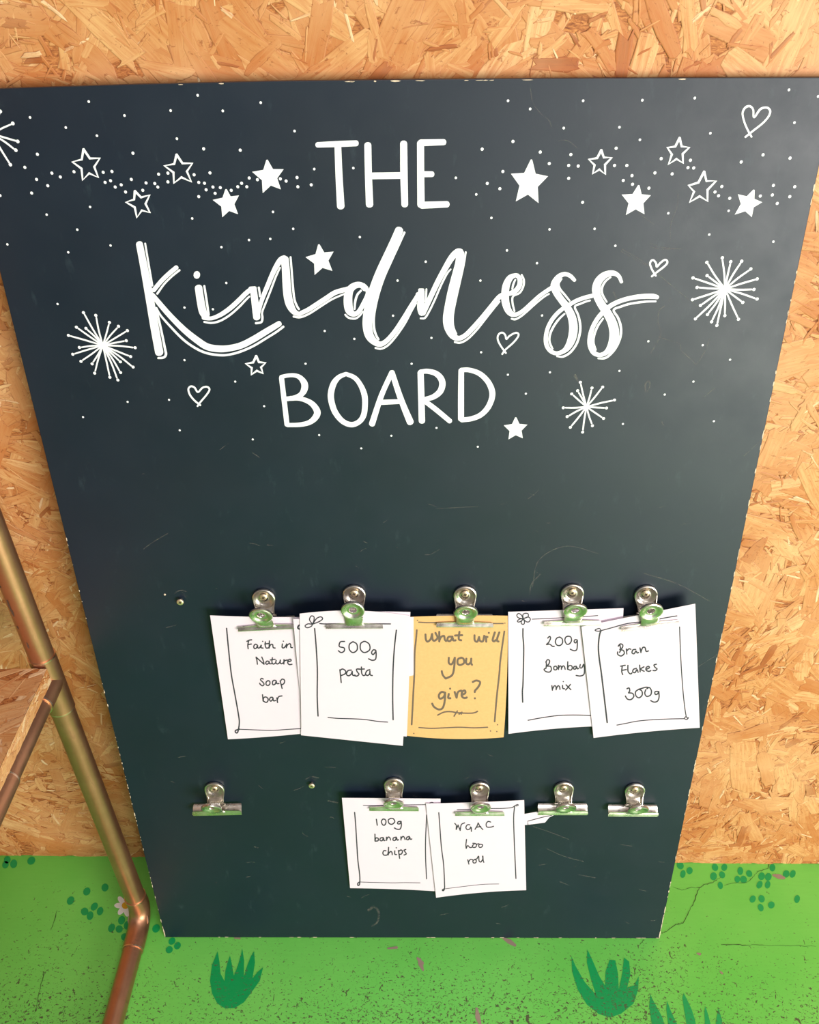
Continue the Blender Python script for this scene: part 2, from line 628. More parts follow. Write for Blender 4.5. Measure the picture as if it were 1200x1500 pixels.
# ------------------------------------------------------------------ the board
board = empty('sign_board')
board.matrix_world = BOARD_M
tag(board, 'tall black painted sign board lettered The Kindness Board, leaning on the strand board wall', 'sign')
outline = [on_board(*p)[:2] for p in ((-66, 132.5), (0, 129.8), (200, 123.6), (400, 119), (600, 116.5), (800, 115), (1000, 114), (1227, 113.5))]
outline += [on_board(966.3, 1374.5)[:2], on_board(600, 1373.6)[:2], on_board(241.5, 1373)[:2]]
bm = bmesh.new()
top = [bm.verts.new((x, max(y, 0), 0)) for x, y in outline]
bot = [bm.verts.new((x, max(y, 0), -BT)) for x, y in outline]
bm.faces.new(top); bm.faces.new(bot[::-1])
for k in range(len(top)):
    k2 = (k + 1) % len(top)
    bm.faces.new((top[k], bot[k], bot[k2], top[k2]))
panel = bm_obj('panel', bm, M_BOARD, board)
bv = panel.modifiers.new('bevel', 'BEVEL'); bv.width = .0006; bv.segments = 2; bv.limit_method = 'ANGLE'

# chipped paint along the edges
V, Fc = [], []


def chip(x, y, lx, ly, r):
    b = len(V)
    n_ = 7
    for k in range(n_):
        a_ = 2 * math.pi * k / n_
        V.append((x + lx * math.cos(a_) * r.uniform(.55, 1.1), max(.0004, y + ly * math.sin(a_) * r.uniform(.55, 1.1)), .00022))
    Fc.append(tuple(range(b, b + n_)))


r = random.Random(4)
bl, br_ = outline[-1], outline[-3]
tl, tr = outline[0], outline[7]
for k in range(150):
    t = r.random() ** 1.3
    side = r.random()
    if side < .45:      # left edge, most of it low down
        t = r.random() ** 1.6 * .62
        x = bl[0] + (tl[0] - bl[0]) * t; y = t * BH
        chip(x + .0006, y, r.uniform(.0002, .0009), r.uniform(.001, .005) * r.random(), r)
    elif side < .8:     # right edge
        t = r.random() * .98
        x = br_[0] + (tr[0] - br_[0]) * t; y = t * BH
        chip(x - .0006, y, r.uniform(.0003, .0009), r.uniform(.0015, .007), r)
    elif side < .93:
        chip(r.uniform(bl[0], br_[0]), .001, r.uniform(.002, .006), r.uniform(.0004, .0009), r)
    else:
        i_ = r.randrange(2, 6); u_ = r.random()
        a_, b_ = outline[i_], outline[i_ + 1]
        chip(a_[0] + (b_[0] - a_[0]) * u_, a_[1] + (b_[1] - a_[1]) * u_ - .001, r.uniform(.001, .006), r.uniform(.0003, .0007), r)
chip(bl[0] + .0008, .012, .0011, .011, r)
for yy in (.010, .03, .05, .07): chip(br_[0] - .0008, yy, .0009, .013, r)
ch = mesh_obj('edge_chips', V, Fc, M_CHIP, board); orient(ch.data, (0, 0, 1))
tag(ch, 'pale chips in the paint along the edges', kind='stuff')

# ---- THE
c = crop(440, 180, 4.2857)
board_paint('painted_letter', [c([(108, 138, 34), (230, 133, 38), (352, 128, 37)]), c([(236, 150, 42), (243, 330, 44), (254, 525, 47)])])
board_paint('painted_letter', [c([(424, 138, 44), (428, 330, 44), (435, 514, 46)]), c([(649, 128, 44), (651, 330, 46), (656, 514, 42)]), c([(440, 333, 42), (640, 330, 42)])])
board_paint('painted_letter', [c([(755, 126, 44), (756, 330, 44), (758, 516, 46)]), c([(755, 125, 42), (902, 121, 38)]), c([(762, 322, 38), (828, 322, 36)]), c([(762, 517, 44), (922, 511, 40)])])
# ---- BOARD
c = crop(400, 530, 7.0588)
board_paint('painted_letter', [c([(88, 165, 52), (145, 650, 52)], 50),
    c([(82, 158, 42), (150, 142, 40), (220, 140, 42), (280, 163, 50), (325, 225, 68), (322, 290, 68), (285, 342, 54), (215, 372, 46), (130, 385, 48)]),
    c([(180, 378, 50), (260, 378, 46), (340, 398, 50), (410, 440, 58), (457, 512, 68), (442, 570, 66), (380, 625, 52), (280, 650, 46), (150, 654, 42)])])
board_paint('painted_letter', [c([(755, 125, 42), (680, 160, 50), (625, 230, 62), (598, 340, 64), (612, 440, 62), (648, 530, 60), (720, 615, 55), (810, 650, 54), (890, 620, 54), (938, 550, 58), (952, 440, 58), (945, 340, 60), (905, 240, 52), (845, 165, 48), (755, 125, 42)])])
c = crop(560, 530, 6.6667)
board_paint('painted_letter', [c([(95, 102, 50), (-8, 330, 52), (-100, 608, 60)]), c([(95, 102, 52), (160, 300, 56), (212, 440, 60), (275, 590, 68)]), c([(-15, 396, 50), (170, 388, 46)])])
board_paint('painted_letter', [c([(375, 104, 60), (382, 350, 62), (388, 580, 62)]), c([(372, 98, 44), (440, 92, 48), (520, 112, 54), (572, 160, 60), (588, 220, 62), (565, 290, 60), (500, 342, 52), (412, 368, 44)]), c([(425, 390, 48), (530, 470, 50), (662, 580, 48)])])
board_paint('painted_letter', [c([(772, 84, 54), (770, 330, 58), (770, 560, 58)]), c([(772, 80, 44), (850, 80, 46), (950, 115, 50), (1030, 190, 54), (1072, 280, 58), (1070, 360, 56), (1030, 450, 54), (960, 520, 50), (870, 556, 48), (775, 568, 46)])])

# ---- kindness, each script letter with its thin accent lines
c1, c2, c3 = crop(190, 340, 7.5), crop(290, 370, 8), crop(420, 330, 6)
c4, c5, c6 = crop(570, 350, 6), crop(720, 380, 8.5714), crop(840, 380, 8.5714)


def script(main, accents):
    o = board_paint('script_letter', main)
    if accents:
        board_paint('accent_line', accents, parent=o)


script([c1([(107, 130, 76), (160, 400, 82), (222, 740, 90), (275, 1050, 92), (325, 1325, 90)]),
        c1([(515, 388, 50), (440, 450, 50), (355, 530, 48), (262, 640, 48)]),
        c1([(250, 690, 50), (340, 800, 58), (450, 925, 60), (600, 1075, 66), (750, 1195, 72), (860, 1262, 74), (1000, 1283, 74)]) +
        c2([(400, 1115, 74), (520, 1082, 75), (660, 1010, 74), (800, 925, 72), (955, 832, 64)])],
       [c1([(170, 124, 20), (208, 350, 21), (250, 590, 20)]),
        c1([(548, 418, 24), (465, 485, 22), (380, 570, 22), (302, 678, 24)]),
        c1([(292, 832, 22), (340, 915, 22), (450, 1040, 24), (600, 1190, 25), (750, 1290, 26), (870, 1335, 26), (1000, 1352, 26)]) +
        c2([(370, 1195, 26), (500, 1160, 28), (650, 1095, 26), (800, 1005, 26), (920, 930, 26), (1002, 868, 28)]),
        c1([(295, 850, 22), (345, 1070, 24), (388, 1280, 26), (398, 1345, 28), (370, 1378, 26), (312, 1384, 22)])])
script([c1([(735, 470, 84), (741, 470.5, 84)]),
        c1([(757, 610, 82), (778, 750, 84), (806, 880, 84), (848, 930, 62)]),
        c2([(70, 755, 66), (130, 772, 46), (190, 762, 46), (280, 720, 52), (380, 650, 56), (480, 560, 57), (560, 480, 56), (632, 422, 54)])],
       [c1([(820, 590, 22), (845, 750, 24), (868, 910, 24)]),
        c2([(72, 812, 22), (160, 824, 24), (260, 800, 25), (370, 735, 25), (480, 640, 25), (560, 556, 24), (604, 514, 22)])])
script([c2([(650, 434, 78), (665, 550, 82), (680, 680, 84), (690, 762, 82)]),
        c2([(612, 424, 50), (668, 422, 54)]),
        c2([(700, 730, 50), (735, 600, 48), (770, 500, 52), (820, 380, 55), (870, 260, 56), (920, 160, 62), (970, 88, 70), (1015, 68, 76)]),
        c2([(1018, 76, 92), (1030, 200, 92), (1040, 380, 96), (1055, 520, 98), (1082, 620, 92), (1130, 695, 68), (1190, 720, 46)]) +
        c3([(130, 770, 38), (190, 742, 40), (260, 698, 42), (350, 640, 43), (430, 590, 43), (545, 558, 42)])],
       [c2([(713, 408, 24), (722, 460, 24), (727, 515, 22)]),
        c2([(678, 828, 26), (742, 815, 26), (756, 765, 26), (753, 700, 22), (790, 600, 23), (850, 450, 23), (910, 290, 23), (963, 176, 20)]),
        c2([(1086, 52, 22), (1098, 200, 23), (1112, 380, 24), (1130, 540, 25), (1158, 620, 25), (1184, 664, 24)]),
        c3([(60, 802, 18), (120, 808, 19), (200, 776, 18), (300, 712, 18), (400, 650, 17), (508, 603, 15)])])
script([c3([(690, 560, 44), (655, 526, 50), (605, 528, 56), (560, 562, 66), (541, 620, 74), (541, 700, 76), (555, 755, 68), (592, 780, 46), (632, 760, 40), (675, 690, 40), (712, 600, 34), (700, 556, 40), (672, 530, 46)]),
        c3([(990, 42, 72), (945, 150, 77), (890, 270, 80), (830, 400, 82), (783, 520, 85), (746, 640, 86), (718, 770, 86), (710, 880, 84), (728, 970, 76), (775, 1026, 58), (828, 1044, 46), (885, 1010, 42), (955, 930, 42), (1025, 825, 42), (1095, 710, 41), (1150, 625, 42)]) +
        c4([(258, 488, 48)])],
       [c3([(655, 573, 18), (622, 610, 20), (603, 670, 20), (597, 738, 17)]),
        c3([(514, 785, 16), (545, 812, 18), (600, 820, 18), (640, 797, 16), (672, 758, 15)]),
        c3([(1036, 62, 19), (980, 185, 19), (918, 320, 19), (860, 450, 19), (815, 580, 19), (784, 700, 20), (766, 810, 21), (768, 900, 21), (785, 962, 20), (808, 1004, 18)]),
        c3([(780, 1078, 17), (830, 1085, 18), (890, 1055, 18), (960, 978, 18), (1040, 862, 18), (1100, 750, 16), (1140, 682, 14)])])
script([c4([(284, 462, 58), (281, 540, 62), (281, 610, 66), (290, 652, 60)]),
        c4([(268, 450, 30), (300, 449, 28)]),
        c4([(298, 655, 46), (322, 605, 45), (370, 500, 46), (430, 375, 48), (490, 265, 51), (550, 165, 56), (600, 118, 62), (628, 118, 66)]),
        c4([(628, 124, 68), (615, 220, 70), (582, 350, 74), (553, 470, 78), (528, 600, 80), (514, 700, 80), (524, 780, 76), (560, 848, 62), (610, 874, 44), (670, 848, 42), (740, 780, 43), (820, 690, 43), (900, 592, 42), (965, 515, 44), (1005, 488, 42)])],
       [c4([(329, 440, 15), (326, 500, 16), (321, 552, 14)]),
        c4([(276, 698, 15), (315, 694, 18), (350, 642, 17), (400, 540, 17), (460, 402, 17), (510, 305, 17), (543, 266, 13)]),
        c4([(675, 115, 16), (656, 230, 17), (622, 380, 18), (585, 540, 19), (562, 660, 20), (560, 740, 20), (570, 790, 20), (591, 836, 17)]),
        c4([(577, 906, 17), (625, 912, 18), (690, 880, 18), (770, 800, 18), (850, 700, 17), (920, 612, 16), (972, 550, 15)])])
script([c5([(130, 448, 40), (240, 425, 58), (310, 388, 62), (352, 325, 62), (358, 255, 60), (330, 208, 56), (290, 202, 54), (232, 235, 76), (188, 320, 90), (172, 430, 96), (178, 540, 96), (212, 640, 84), (262, 688, 66), (322, 688, 50), (400, 640, 46), (500, 552, 48), (600, 462, 48), (700, 392, 50), (765, 350, 50)])],
       [c5([(302, 252, 20), (276, 310, 26), (262, 374, 22)]),
        c5([(380, 192, 22), (408, 260, 25), (400, 340, 25), (355, 420, 24), (272, 464, 24), (266, 550, 25), (290, 650, 22)]),
        c5([(252, 745, 22), (300, 752, 25), (370, 715, 25), (460, 640, 25), (560, 550, 24), (660, 470, 23), (725, 432, 20)])])
script([c5([(1045, 262, 44), (990, 207, 52), (920, 184, 54), (850, 215, 66), (800, 285, 84), (788, 345, 88), (822, 425, 88), (882, 512, 86), (952, 605, 92), (1008, 720, 102), (1030, 850, 108), (1014, 980, 104), (968, 1088, 84), (905, 1152, 58), (820, 1180, 50), (742, 1150, 52), (695, 1080, 54), (683, 990, 52), (702, 880, 50), (750, 775, 50), (820, 685, 50), (895, 620, 50), (1000, 556, 50), (1080, 513, 50), (1180, 478, 52), (1270, 456, 52)])],
       [c5([(885, 242, 16), (842, 305, 30), (862, 372, 28), (920, 442, 26), (983, 520, 22)]),
        c5([(920, 682, 22), (850, 748, 26), (782, 842, 28), (737, 940, 28), (730, 1030, 26), (768, 1124, 22)]),
        c5([(1240, 515, 22), (1190, 528, 24), (1120, 556, 25), (1048, 594, 25), (1090, 700, 27), (1115, 820, 29), (1110, 930, 29), (1070, 1060, 28), (990, 1168, 28), (900, 1220, 27), (822, 1216, 20)])])
script([c6([(605, 284, 42), (575, 215, 50), (520, 176, 62), (450, 176, 74), (372, 212, 88), (312, 280, 98), (287, 370, 104), (300, 460, 98), (350, 560, 102), (420, 665, 108), (480, 775, 114), (512, 890, 122), (508, 1000, 118), (470, 1100, 94), (410, 1170, 62), (330, 1200, 52), (255, 1168, 62), (215, 1080, 68), (212, 980, 64), (237, 870, 56), (290, 765, 55), (352, 685, 58), (432, 608, 58), (520, 552, 56), (640, 505, 56), (780, 474, 58), (900, 463, 62), (1000, 463, 64), (1056, 474, 52)])],
       [c6([(470, 222, 20), (402, 277, 26), (360, 360, 28), (367, 440, 27), (420, 534, 22)]),
        c6([(374, 742, 22), (310, 832, 28), (266, 940, 28), (253, 1040, 27), (283, 1138, 22)]),
        c6([(1036, 526, 23), (900, 531, 26), (720, 556, 27), (600, 592, 27), (507, 636, 27), (560, 730, 29), (596, 840, 30), (594, 960, 30), (550, 1080, 29), (480, 1178, 29), (400, 1238, 28), (312, 1243, 22)])])


# ---- stars
def star_outline(tips, inner=.47, rr=1.0):
    T = np.array(tips, float)
    cen = T.mean(0)
    pts = []
    for k in range(5):
        a_, b_ = T[k], T[(k + 1) % 5]
        pts.append(tuple(cen + (a_ - cen) * rr))
        m_ = (a_ + b_) / 2
        pts.append(tuple(cen + (m_ - cen) * inner / .81 * .81))
    return pts


def star(cr, tips, filled):
    P = [(p[0], p[1]) for p in cr(tips, 0)]
    if filled:
        o = star_outline(P, .56, .96)
        # rounded, brushy points: filled shape plus a stroke around it
        board_paint('painted_star', [[(x, y, 2.6) for x, y in o + o[:1]]], polys=[o], curve=False, lift=.0002)
    else:
        o = star_outline(P, .56, .95)
        board_paint('outline_star', [[(x, y, 3.5) for x, y in o + o[:1]]], curve=False)


A_, B_, G_ = crop(0, 100, 2.5), crop(720, 100, 2.5), crop(80, 430, 3)
star(A_, [(305, 293), (368, 328), (362, 402), (302, 412), (262, 342)], 0)
star(A_, [(493, 447), (550, 463), (551, 530), (501, 549), (459, 490)], 0)
star(A_, [(646, 313), (707, 347), (703, 418), (636, 423), (599, 356)], 0)
star(A_, [(828, 443), (874, 466), (871, 534), (815, 545), (780, 482)], 1)
star(A_, [(978, 335), (1038, 370), (1028, 443), (963, 457), (924, 379)], 1)
star(B_, [(147, 333), (207, 395), (172, 494), (90, 488), (72, 386)], 1)
star(B_, [(403, 297), (443, 326), (418, 390), (370, 388), (355, 333)], 0)
star(B_, [(540, 428), (583, 465), (560, 534), (493, 537), (478, 463)], 1)
star(B_, [(690, 252), (727, 289), (703, 349), (647, 354), (643, 290)], 0)
star(B_, [(780, 375), (826, 411), (793, 489), (724, 493), (720, 429)], 0)
star(B_, [(962, 445), (991, 490), (953, 544), (892, 536), (904, 462)], 1)
star(c3, [(283, 168), (410, 232), (400, 400), (247, 435), (168, 280)], 1)
star(G_, [(886, 272), (929, 304), (917, 352), (864, 358), (838, 308)], 0)
star(crop(390, 520, 2.857), [(1045, 262), (1092, 292), (1073, 347), (1015, 352), (996, 295)], 1)
# ---- hearts
board_paint('painted_heart', [B_([(930, 252, 7), (960, 228, 7), (995, 200, 7), (1016, 175, 7), (1021, 155, 8), (1008, 144, 8), (985, 150, 8), (962, 180, 7), (959, 152, 7), (947, 139, 8), (930, 144, 8), (920, 165, 7), (927, 198, 7), (940, 228, 7), (953, 251, 7)])])
board_paint('painted_heart', [c6([(985, 214, 24), (1050, 160, 24), (1140, 90, 24), (1180, 45, 24), (1172, 10, 24), (1138, 10, 24), (1090, 48, 24), (1048, 92, 24), (1040, 50, 24), (1008, 10, 24), (978, 18, 24), (964, 60, 24), (990, 130, 24), (1036, 206, 24)])])
board_paint('painted_heart', [c5([(135, 1190, 22), (175, 1135, 22), (270, 1050, 22), (325, 985, 22), (342, 945, 22), (322, 922, 22), (280, 930, 22), (225, 963, 22), (188, 1000, 22), (176, 955, 22), (147, 922, 22), (108, 926, 22), (80, 965, 22), (84, 1020, 22), (120, 1090, 22), (183, 1176, 22)])])
board_paint('painted_heart', [G_([(628, 495, 8), (640, 478, 8), (668, 445, 8), (681, 422, 8), (670, 410, 8), (650, 414, 8), (630, 433, 8), (615, 413, 8), (599, 408, 8), (588, 420, 8), (595, 445, 8), (615, 470, 8), (641, 491, 8)])])


# ---- fireworks: rays and a dot at the end of each
def disc_mesh():
    me = bpy.data.meshes.new('painted_dot')
    n_ = 12
    me.from_pydata([(math.cos(2 * math.pi * k / n_) * .00145, math.sin(2 * math.pi * k / n_) * .00145, 0) for k in range(n_)], [], [tuple(range(n_))])
    me.materials.append(M_WHITE)
    return me


DOT = disc_mesh()


def dot(px, py, parent, s=1.0, lift=.00022):
    o = bpy.data.objects.new('painted_dot', DOT)
    COL.objects.link(o)
    o.parent = parent
    o.location = on_board(px, py, lift)
    o.scale = (s, s, 1)
    return o


def firework(cr, cen, tips, wpx=2.5):
    (cx, cy, _), = cr([cen], 1)
    T = [(p[0], p[1]) for p in cr(tips, 1)]
    st = []
    for x, y in T:
        dx, dy = x - cx, y - cy
        L = math.hypot(dx, dy)
        u = (L - 3.3) / L
        b_ = rnd.uniform(-.05, .05) * L
        st.append([(cx + dx * .04, cy + dy * .04, wpx * .9), (cx + dx * u * .55 - dy / L * b_ * .5, cy + dy * u * .55 + dx / L * b_ * .5, wpx), (cx + dx * u, cy + dy * u, wpx * .9)])
    o = board_paint('painted_firework', st + [[(cx - 1.2, cy, 7), (cx + 1.2, cy, 7)]])
    for x, y in T: dot(x, y, o, 1.12)
    return o


firework(G_, (212, 228), [(127, 84), (181, 96), (241, 127), (281, 144), (320, 163), (315, 207), (354, 238), (334, 277), (345, 323), (289, 300), (290, 347), (278, 380), (243, 368), (176, 350), (165, 309), (116, 298), (80, 267), (109, 237), (61, 184), (96, 148), (138, 153)])
K_ = crop(780, 360, 3)
firework(K_, (847, 190), [(767, 73), (835, 53), (872, 70), (920, 68), (960, 102), (988, 146), (974, 192), (988, 234), (925, 249), (906, 323), (846, 307), (811, 350), (788, 334), (770, 302), (717, 321), (739, 262), (704, 237), (724, 183), (706, 141), (768, 131)], 2.8)
firework(K_, (238, 708), [(211, 600), (262, 625), (309, 621), (361, 678), (326, 713), (313, 759), (264, 791), (221, 819), (167, 798), (153, 751), (136, 712), (173, 651), (199, 637)])
firework(crop(0, 100, 2.5), (-30, 240), [(47, 202), (65, 268), (58, 300), (38, 353), (1, 158), (-40, 330), (-70, 170), (-75, 300)], 2.8)

# ---- scattered dots
dots = [A_([p], 1)[0] for p in [(325, 122), (456, 173), (625, 155), (724, 99), (816, 156), (955, 126), (110, 180), (241, 217), (355, 247), (648, 258), (746, 295), (487, 311), (880, 300), (1079, 230), (137, 315), (91, 363), (190, 384), (221, 398), (134, 407), (175, 430), (116, 457), (0, 466), (271, 379), (378, 381), (410, 378), (385, 418), (405, 412), (422, 435), (444, 427), (481, 407), (460, 453), (523, 447), (535, 420), (567, 422), (578, 435), (581, 388), (615, 384), (615, 416), (711, 390), (728, 418), (749, 421), (769, 383), (755, 445), (780, 435), (807, 437), (788, 458), (728, 470), (847, 447), (871, 434), (885, 421), (904, 434), (913, 402), (943, 408), (1027, 405), (1048, 413), (1088, 400), (1091, 434), (1140, 427), (1151, 369), (330, 508), (171, 536), (283, 591), (250, 674), (27, 645), (405, 649), (704, 550), (811, 655), (912, 629), (990, 625), (1000, 526), (1074, 588)]]
dots += [B_([p], 1)[0] for p in [(61, 119), (142, 149), (336, 119), (265, 219), (79, 268), (179, 307), (212, 349), (42, 378), (31, 441), (291, 316), (283, 356), (318, 358), (283, 403), (334, 491), (0, 548), (57, 667), (167, 714), (213, 590), (378, 588), (454, 650), (457, 293), (451, 356), (496, 356), (515, 393), (483, 411), (517, 425), (577, 439), (469, 216), (544, 262), (553, 117), (745, 109), (622, 331), (599, 383), (662, 387), (729, 337), (720, 364), (741, 365), (802, 238), (844, 433), (819, 453), (832, 467), (873, 476), (869, 522), (985, 468), (1029, 464), (1033, 429), (1047, 495), (1093, 470), (1111, 434), (1094, 329), (995, 317), (915, 343), (1110, 199), (1090, 79), (1197, 103), (648, 531), (798, 609), (1033, 635)]]
dots += [crop(440, 180, 4.2857)([p], 1)[0] for p in [(333, 284), (1142, 165), (977, 345), (1174, 380), (1105, 449)]]
dots += [crop(180, 320, 2.857)([p], 1)[0] for p in [(412, 120), (528, 90), (617, 86), (713, 43), (433, 270), (258, 373), (377, 380), (845, 471), (969, 504), (1131, 407), (1150, 260), (992, 78), (258, 593), (765, 608)]]
dots += [crop(580, 320, 2.857)([p], 1)[0] for p in [(125, 181), (465, 133), (591, 188), (644, 46), (918, 114), (354, 260), (149, 500), (357, 560), (612, 406), (66, 608), (469, 654), (645, 644), (936, 638), (1057, 514)]]
dots += [G_([p], 1)[0] for p in [(13, 46), (794, 387), (503, 467), (321, 476), (125, 543), (550, 601), (871, 641), (921, 495), (1163, 622)]]
dots += [crop(390, 520, 2.857)([p], 1)[0] for p in [(524, 338), (398, 391), (713, 305), (886, 384), (1087, 162)]]
dots += [K_([p], 1)[0] for p in [(749, 437), (869, 501), (708, 597), (582, 654), (398, 783), (798, 771)]]
trail = [A_([(620, 420)], 1)[0], B_([(480, 380)], 1)[0]]
kept = []
for d_ in dots:
    if all((d_[0] - k_[0]) ** 2 + (d_[1] - k_[1]) ** 2 > 9 for k_ in kept): kept.append(d_)
for x, y, _ in kept:
    dot(x, y, board, .98 if (205 < y < 300 and not 460 < x < 700) else .8)

# ---- scratches and scuffs
scr = [B_([(143, 75, 3), (152, 125, 3), (180, 165, 3), (210, 190, 3), (220, 215, 2)]), B_([(245, 265, 3), (280, 265, 3), (315, 292, 2)]),
       B_([(683, 455, 2.5), (682, 500, 2.5), (658, 570, 2.5), (655, 640, 2)]), B_([(583, 640, 3), (620, 655, 3), (695, 662, 2)]),
       B_([(540, 530, 2.5), (600, 575, 2.5)]), B_([(475, 670, 2.5), (565, 720, 2.5)]),
       K_([(395, 15, 4), (495, 75, 4), (600, 165, 4), (735, 275, 3)]), K_([(580, 265, 5), (558, 285, 5), (553, 335, 5), (565, 385, 4), (545, 430, 5), (518, 475, 4)]),
       K_([(555, 400, 5), (600, 415, 5), (648, 432, 5), (655, 460, 5), (700, 500, 5), (722, 518, 5), (760, 460, 5), (778, 410, 4)]),
       K_([(605, 230, 6), (600, 245, 5)]), K_([(800, 627, 4), (750, 668, 4)]), K_([(520, 5, 4), (570, 15, 3), (650, 12, 3)]),
       K_([(497, 640, 6), (498, 605, 8), (512, 595, 7), (517, 615, 6), (505, 640, 6)]), K_([(565, 770, 8), (577, 788, 5)]),
       K_([(187, 570, 14), (200, 595, 8)]), K_([(358, 205, 10), (370, 232, 6)]),
       crop(0, 720, 3.573)([(752, 300, 5), (800, 265, 5), (878, 220, 5)]),
       crop(740, 840, 3.871)([(200, 5, 8), (150, 60, 7), (140, 120, 6)]), crop(740, 840, 3.871)([(790, 0, 6), (980, 60, 6), (1165, 160, 5)]),
       crop(740, 1120, 4.615)([(180, 415, 6), (300, 455, 6), (430, 505, 5)]), crop(740, 1120, 4.615)([(285, 570, 5), (400, 620, 6), (530, 655, 6)]),
       crop(740, 1120, 4.615)([(780, 540, 5), (860, 552, 5)]), crop(740, 1120, 4.615)([(230, 680, 5), (280, 672, 5)]), crop(740, 1120, 4.615)([(500, 745, 5), (610, 765, 5)]),
       crop(260, 1120, 4.615)([(868, 100, 8), (905, 82, 7), (955, 90, 7)]), crop(260, 1120, 4.615)([(470, 662, 5), (520, 660, 5)]),
       crop(260, 1120, 4.615)([(520, 555, 7), (545, 563, 6)]), crop(260, 1120, 4.615)([(1020, 245, 10), (1085, 258, 8)]),
       crop(220, 1300, 3)([(960, 100, 12), (985, 85, 10), (1005, 110, 10), (1000, 150, 8), (975, 170, 6)]),
       crop(220, 840, 15)([(545, 430, 20), (620, 385, 22), (720, 372, 20), (790, 400, 18)]),
       [(1118, 642, 1.2), (1090, 668, 1.2)], [(780, 860, 1.2), (790, 820, 1.3), (830, 800, 1.2), (880, 812, 1)], [(1010, 985, 1), (1080, 940, 1)],
       [(640, 745, 1), (700, 742, 1)], [(370, 663, 1.6), (380, 670, 1.2)]]
r = random.Random(12)
for k in range(60):
    y = r.uniform(650, 1360)
    x = r.uniform(255 - (1373 - y) * .24 + 10, 960 + (1373 - y) * .2 - 10)
    a_ = r.gauss(0, .5); L = r.uniform(3, 16)
    scr.append([(x, y, r.uniform(.6, 1.3)), (x + L * .5, y + L * .5 * math.sin(a_) + r.uniform(-1, 1), r.uniform(.6, 1.3)), (x + L, y + L * math.sin(a_), .5)])
sc = board_paint('scratches', scr, m=M_SCR, lift=.00004)
tag(sc, 'faint grey scratches and scuffs in the black paint', kind='stuff')
V, Fc = [], []
for k in range(34):                       # tiny nicks showing bare board
    y = r.uniform(640, 1365); x = r.uniform(300, 1000)
    p = on_board(x, y)
    s_ = r.uniform(.0004, .0010)
    b = len(V)
    for q_ in range(6):
        V.append((p[0] + s_ * math.cos(q_ * 1.047) * r.uniform(.6, 1.3), p[1] + s_ * math.sin(q_ * 1.047) * r.uniform(.4, 1), .00012))
    Fc.append(tuple(range(b, b + 6)))
nk = mesh_obj('paint_nicks', V, Fc, M_SCR, board); orient(nk.data, (0, 0, 1)); nk['kind'] = 'stuff'


# ------------------------------------------------------------------ screws
def screw_parts(parent, z):
    bm = bmesh.new()
    lathe(bm, [(0.0, .0014), (.0028, .0014), (.0037, .0012), (.0042, .0007), (.0043, 0), (.0043, -.0006)], Matrix.Translation((0, 0, z)), 24)
    head = bm_obj('screw_head', bm, M_SCREW, parent, True)
    bm = bmesh.new()
    box(bm, -.0019, .0019, -.00055, .00055, z + .0010, z + .00155)
    box(bm, -.00055, .00055, -.0019, .0019, z + .0010, z + .00152)
    cr = bm_obj('cross_slot', bm, M_SLOT, head)
    cr.rotation_euler = (0, 0, .5)
    return head


def board_thing(name, px, py, z=0, rot=0):
    o = empty(name)
    x, y, _ = on_board(px, py, z)
    o.matrix_world = BOARD_M @ Matrix.Translation((x, y, z)) @ Matrix.Rotation(rot, 4, 'Z')
    return o


for (px, py), lab in (((265.3, 878.7), 'small empty screw in the black board, upper left, beyond the soap note'),
                      ((457.2, 1147.5), 'small empty screw in the black board between the bottom left clip and the banana note')):
    o = board_thing('screw', px, py)
    bm = bmesh.new(); tube(bm, [(0, 0, -.004), (0, 0, .0048)], .0017, 12)
    bm_obj('shaft', bm, M_SCREW, o, True)
    screw_parts(o, .0045)
    tag(o, lab, 'screw', 'screws without a clip')
# filled old hole beside the left screw
bm = bmesh.new(); lathe(bm, [(0, .0006), (.0009, .0006), (.0013, .0002), (.0014, 0)], Matrix.Translation(on_board(241.5, 871)), 12)
bm_obj('plug', bm, M_CHIP, board, True)


# ------------------------------------------------------------------ bulldog clips, local frame: x right, y up the board, z out, origin at the screw
def sheet(path, half, extra=None, cols=None):
    """sheet metal: path of (y, z, halfwidth) rows, columns across x"""
    bm = bmesh.new()
    xs = cols or [-1, -.6, -.2, .2, .6, 1]
    rows = []
    for i, p in enumerate(path):
        y, z, hw = p
        row = []
        for s_ in xs:
            dz = extra(i, s_) if extra else 0
            row.append(bm.verts.new((s_ * hw, y, z + dz)))
        rows.append(row)
    for a, b in zip(rows, rows[1:]):
        for k in range(len(xs) - 1):
            bm.faces.new((a[k], a[k + 1], b[k + 1], b[k]))
    return bm


def ear(bm, M):
    lathe(bm, [(.0047, .0002), (.0050, .0009), (.0058, .0006), (.0078, .0007), (.0092, .0019), (.0110, .0029), (.0125, .0033), (.0135, .0028), (.0138, .0016), (.0137, .0004)], M, 36)


